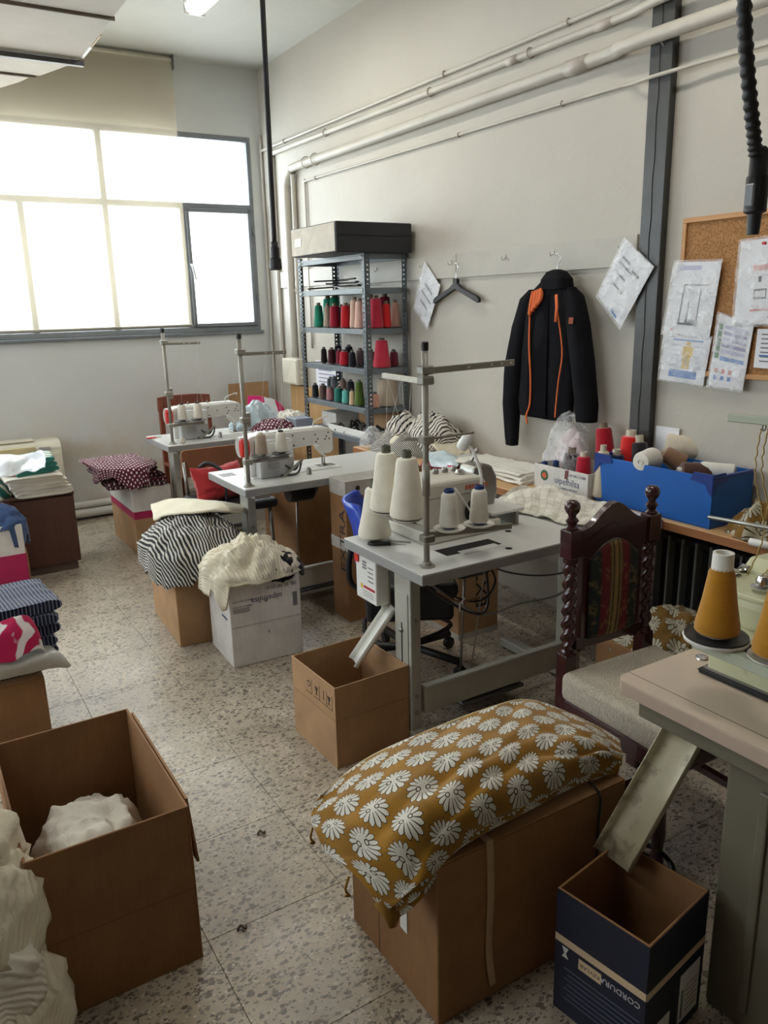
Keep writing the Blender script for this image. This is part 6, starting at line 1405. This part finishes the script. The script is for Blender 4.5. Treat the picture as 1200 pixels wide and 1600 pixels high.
put('cushion_body', mesh('cushion_body', vs, fs, M_REDC, uv, True), cu, (0, 0, 0), (R(-18), 0, 0))
tube('strap', [(-.06, -.09, .005), (-.065, -.10, .10), (-.05, -.06, .19), (-.08, .03, .235), (-.1, .09, .2)], .014, M_BLACK, cu, seg=6, sub=5, flat=(1, .3))
# clothes at the end of the window table
heap('dotted_fabric', 'maroon polka dot fabric crumpled at the far end of the window table', 'fabric', (2.31, 5.30, TZ), .16, .16, .075, M_DOT, 121, 0, .03, 9)
heap('white_fabric', 'crumpled white fabric at the far end of the window table', 'fabric', (2.50, 5.42, TZ+.001), .15, .18, .10, M_LINEN, 123, 0, .035, 9)
heap('pale_blue_bag', 'pale blue plastic bag crumpled behind the dotted fabric', 'bag', (2.25, 5.50, TZ), .18, .11, .17, M_BAGB, 125, 0, .05, 7)
tag(box('grey_drawer_box', (2.42, 5.17, TZ), (2.56, 5.35, TZ+.08), pm('grey_box', (140, 146, 160), .5), None, .004), 'small grey blue box beside the white fabric on the window table', 'box')
pk = patch('pink_bag', 'magenta and white printed shopping bag behind the window table machine', 'bag', [[ony(*q) for q in r] for r in (
    [(388, 620, 5.62), (405, 619, 5.60), (420, 622, 5.6), (440, 632, 5.62)], [(386, 640, 5.58), (405, 640, 5.52), (424, 642, 5.54), (448, 648, 5.58)], [(384, 662, 5.6), (405, 662, 5.5), (426, 662, 5.52), (452, 662, 5.58)])], m_stripe('bag_print', (196, 30, 100), (222, 226, 230), scale=3.6, axis=0, duty=.55, soft=.02), .003, nu=6, nv=6, amp=.012, freq=8, seed=12)
# side wall worktop: zebra pile, cream pieces, bags, folded lace
heap('fine_striped_knit', 'fine black and white striped knitwear under the zebra cloth on the worktop', 'garment', (2.66, 4.03, .753), .20, .27, .13, M_FINE, 131, 0, .03, 8)
heap('zebra_cloth', 'zebra striped cloth bundled on the fine striped knitwear', 'garment', (2.72, 3.90, .86), .13, .22, .11, M_ZEB, 133, .09, .04, 7)
heap('zebra_cloth', 'small zebra striped bundle next to the larger zebra cloth', 'garment', (2.64, 4.06, .875), .10, .11, .105, M_ZEB, 135, .06, .03, 9)
patch('cream_sleeve', 'cream sleeve folded down beside the zebra cloth', 'garment', [[pz(*q) for q in r] for r in ([(597, 682, .83), (610, 671, .86), (624, 674, .87)], [(598, 692, .80), (613, 687, .83), (627, 686, .84)], [(597, 703, .765), (612, 702, .775), (626, 698, .79)])], M_CRM, .016, nu=6, nv=6, amp=.01, freq=10, seed=21)
patch('cream_sweater', 'cream garment folded over the corner of the zebra pile', 'garment', [[pz(*q) for q in r] for r in (
    [(672, 688, .86), (690, 690, .84), (708, 680, .87), (722, 690, .83)], [(680, 700, .82), (698, 705, .80), (716, 695, .82), (732, 702, .79)], [(690, 715, .77), (708, 716, .765), (722, 712, .77), (735, 712, .765)])], M_CRM, .018, nu=6, nv=6, amp=.010, freq=10, seed=14)
heap('clear_bag', 'clear plastic bag crumpled beside the slotted shelf post', 'bag', (2.53, 4.27, .753), .07, .08, .11, M_BAGC, 137, 0, .04, 12, nr=14, ns=40)
patch('plastic_bag', 'clear and magenta plastic packet on the worktop beside the overlocker lamp', 'bag', [[pz(*q) for q in r] for r in (
    [(668, 708, .80), (690, 706, .81), (712, 712, .80)], [(670, 720, .785), (694, 718, .80), (718, 724, .785)], [(674, 730, .765), (698, 732, .765), (712, 734, .762)])], M_BAGB, .003, nu=6, nv=6, amp=.01, freq=10, seed=15)
folded('magenta_packet', 'magenta wrapped packet on the worktop below the clear packet', 'packet', tuple(Vector((pz(690, 730, .753).x, pz(690, 730, .753).y, .753))), .12, .2, .03, M_BAGP, 139, R(25))
for k in range(3): folded('lace_fabric', ('white lace fabric at the bottom of the flat stack on the worktop', 'white lace fabric in the middle of the flat stack on the worktop', 'white lace fabric on top of the flat stack on the worktop')[k], 'fabric', (2.66, 3.13+.01*k, .7535+.017*k), .25, .56-.03*k, .018, M_LINEN, 140+k, R(2*k-2), 'white lace fabrics', amp=.008)
folded('white_packet', 'flat white plastic wrapped packet by the wall on the worktop', 'packet', (2.74, 3.56, .7535), .20, .2, .022, M_BAGW, 145, R(15))
# white check cloth over the end of the overlocker table
patch('checked_cloth', 'white checked cloth spread over the end of the overlocker table', 'cloth', [[pz(*q) for q in r] for r in (
    [(786, 776, .80), (822, 764, .80), (858, 762, .80), (900, 775, .79), (935, 785, .785), (972, 798, .775)], [(779, 784, .785), (815, 774, .80), (855, 772, .81), (895, 784, .80), (930, 794, .79), (966, 803, .78)],
    [(782, 793, .772), (818, 790, .785), (852, 792, .79), (888, 800, .787), (925, 806, .783), (955, 812, .775)], [(785, 800, .764), (815, 802, .766), (845, 808, .766), (878, 818, .768), (915, 822, .768), (948, 824, .766)])], M_CHK, .008, nu=7, nv=7, amp=.018, freq=12, seed=17, zmin=.763)

# ------------------------------------------------------------------ crates and cones on the worktop
WT = .7505
M_BLU = pm('crate_blue', (16, 92, 176), .4, .04); M_BLUD = pm('crate_blue_dark', (18, 52, 128), .4, .05)
cr_ = thing('plastic_crate', 'blue plastic crate full of thread cones on the worktop', 'crate', (2.745, 2.158, WT)); cxh, cyh, ch_ = .128, .302, .205
box('crate_floor', (-cxh, -cyh, 0), (cxh, cyh, .005), M_BLU, cr_)
for lo, hi in (((-cxh, -cyh, 0), (-cxh+.005, cyh, ch_)), ((cxh-.005, -cyh, 0), (cxh, cyh, ch_)), ((-cxh, -cyh, 0), (cxh, -cyh+.005, ch_)), ((-cxh, cyh-.005, 0), (cxh, cyh, ch_))): box('crate_wall', lo, hi, M_BLU, cr_, .001)
for s_ in (-1, 1):
    prism('corner_piece', [(s_*(cyh+.002), ch_+.012), (s_*(cyh-.085), ch_+.012), (s_*(cyh-.10), ch_-.02), (s_*(cyh-.03), ch_-.03), (s_*(cyh-.015), ch_-.06), (s_*(cyh+.002), ch_-.075)], .008, M_BLUD, cr_, (-cxh-.001, 0, 0), axis='x')
    prism('corner_piece', [(-cxh-.002, ch_+.012), (-cxh+.07, ch_+.012), (-cxh+.08, ch_-.02), (-cxh+.02, ch_-.03), (-cxh-.002, ch_-.075)], .008, M_BLUD, cr_, (0, s_*(cyh+.001), 0))
    box('rim', (-cxh, s_*cyh-.008, ch_-.006), (cxh, s_*cyh+.008, ch_+.004), M_BLUD, cr_, .002)
def lay(label, px, py, Z, h, rb, rt, c, core, ax, tilt=0.0, **kw):
    """a cone lying or leaning: ax is the direction of its narrow end"""
    p = onz(px, py, Z); v = Vector(ax).normalized(); q = Vector((0, 0, 1)).rotation_difference(v).to_euler()
    return cone(label, (p.x, p.y, Z), h, rb, rt, c, core, 'thread cones in the blue crate', tuple(q), **kw)
BE, GB, WH, BR = (206, 194, 174), (178, 164, 144), (226, 222, 212), (84, 56, 44)
lay('white thread cone lying on its side in the blue crate, nose forward', 1022, 716, .965, .11, .048, .04, WH, 'white', (-.85, -.15, -.0), tip=.004, cr=.014)
lay('very large beige thread cone lying across the blue crate', 1128, 704, .985, .23, .052, .066, BE, 'beige', (-.55, .84, .0), tip=.004, cr=.016)
lay('dark brown thread cone lying at the front of the blue crate', 1108, 742, .925, .12, .05, .038, BR, 'white', (-.8, .5, .15), tip=.012, cr=.016)
lay('tan thread cone lying behind the dark brown one', 1068, 728, .93, .10, .046, .036, (146, 112, 88), 'beige', (-.5, .6, .5), tip=.012, cr=.015)
lay('small cream thread cone lying at the corner of the blue crate, hollow end forward', 1150, 740, .94, .14, .036, .026, WH, 'grey', (-.55, .80, .12), tip=.026, cr=.021)
lay('tall grey beige thread cone leaning out of the blue crate', 1140, 735, .90, .20, .05, .024, GB, 'beige', (.12, -.55, .83), tip=.02, cr=.018)
lay('maroon brown thread cone under the white one in the blue crate', 1030, 745, .86, .12, .05, .04, (96, 46, 46), 'brown', (-.3, .9, .1), tip=.01)
lay('dark grey thread cone low in the blue crate', 1085, 760, .83, .12, .05, .04, (70, 64, 64), 'brown', (-.2, .9, .1), tip=.01)
wc = open_box('white printed carton holding thread cones beside the blue crate', 2.59, 2.865, 2.475, 2.83, .115, M_WB, 0, .005, .7525)
box('inner_liner', (-.1325, -.172, .004), (-.131, .172, .112), pm('liner_maroon', (112, 62, 62), .7), wc)
fx = -.1379
prism('emblem', [(.026*math.cos(a), .026*math.sin(a)) for a in [2*PI*k/24 for k in range(24)]], .0008, M_GREEN, wc, (fx, .105, .065), axis='x'); prism('emblem_center', [(.015*math.cos(a), .013*math.sin(a)) for a in [2*PI*k/20 for k in range(20)]], .0014, M_ORNG, wc, (fx, .105, .065), axis='x')
left_text(wc, 'uipefhilsa', fx, -.045, .055, .046, M_INKN, False, .95); left_text(wc, 'HILOS DE COSER', fx, -.10, .092, .017, M_INKN, False, 1.0); left_text(wc, 'FABRICA DE HILO', fx, -.06, .022, .013, M_INKN, False, 1.0)
prism('cutout', [(-.012, .112), (.012, .112), (.016, .07), (-.004, .07)], .001, pm('liner_maroon', (112, 62, 62), .7), wc, (fx, -.045, .0), axis='x')
def wcone(label, px, py_base, X, h, rb, rt, c, core, z0, **kw):
    p = onx(px, py_base, X); return cone(label, (X, p.y, z0), h, rb, rt, c, core, 'thread cones in the white carton', **kw)
Z1 = .7585
wcone('crimson thread cone standing in the white carton', 911, 745, 2.66, .17, .042, .030, (176, 18, 44), 'beige', Z1, tip=.022)
wcone('tall beige thread cone standing between carton and blue crate', 941, 745, 2.645, .215, .040, .026, (206, 192, 172), 'beige', Z1, tip=.028)
wcone('black thread cone in the white carton', 893, 735, 2.75, .15, .045, .036, (24, 22, 26), 'brown', Z1, tip=.03)
wcone('navy thread cone in the white carton', 962, 735, 2.73, .19, .040, .034, (24, 44, 84), 'beige', Z1, tip=.024)
wcone('tall scarlet thread cone behind the white carton', 984, 720, 2.80, .27, .058, .042, (206, 34, 32), 'beige', Z1, tip=.026)
c_ = wcone('large crimson thread cone leaning behind the white carton', 950, 720, 2.80, .27, .056, .036, (160, 12, 34), 'brown', Z1+.02, tip=.024); c_.rotation_euler = (R(-8), 0, 0)
c_ = wcone('charcoal thread cone with pale core leaning at the steel column', 1004, 730, 2.80, .25, .045, .034, (40, 36, 40), 'beige', Z1, tip=.03); c_.rotation_euler = (R(-6), 0, 0)
for k, (yy, xx) in enumerate(((2.795, 2.625), (2.775, 2.68))): cone(('navy capped white spool at the carton corner', 'black capped small spool beside the carton corner')[k], (xx, yy, Z1), .10, .02, .016, ((226, 222, 214), (40, 40, 46))[k], 'blue', tip=.016, cr=.015, name='thread_spool')
heap('clear_bag', 'inflated clear plastic bag with white filling behind the white carton', 'bag', (2.78, 2.80, Z1+.0), .075, .12, .30, M_BAGC, 151, 0, .06, 9, p=3.0, nr=22, ns=56)
heap('white_filling', 'white and pink cloth inside the clear plastic bag', 'fabric', (2.79, 2.78, Z1+.0), .055, .08, .24, m_cloth('pinkish_white', (226, 212, 212), .05), 152, 0, .04, 9, p=3.0, nr=16, ns=40)
tag(box('paper_sheet', (2.884, 2.235, .93), (2.886, 2.36, 1.075), M_PAPER), 'blank white paper leaning on the wall behind the blue crate', 'paper')
bpy.data.objects['paper_sheet'].location.z -= .0
# right end of the worktop: ochre bundle, foam roll
heap('patterned_bundle', 'bundle of ochre patterned cloth beside the blue crate on the worktop', 'cloth', (2.73, 1.66, WT), .13, .16, .13, M_DAMD, 161, 0, .035, 7)
o = tube('foam_roll', [tuple(pz(1172, 846, .765)), tuple(pz(1215, 856, .765))], .014, M_LABEL, None, seg=12); tag(o, 'white foam roll lying at the edge of the worktop', 'roll')
tag(tube('lace_trim', smooth_path([tuple(pz(1135+9*k, 797+2*(k % 2), .754)) for k in range(9)], 3), .004, M_LABEL, None, seg=5), 'white lace trim strip lying beside the blue crate', 'trim')
# ochre bundle on cartons under the worktop
carton('low brown carton under the worktop below the ochre bundle', 2.22, 2.66, 1.62, 2.04, .335, M_KR2, 0, None, None); 
heap('patterned_bundle', 'bundle of ochre patterned cloth on the low carton under the worktop', 'cloth', (2.44, 1.86, .336), .21, .19, .11, M_DAMD, 163, .05, .035, 7)
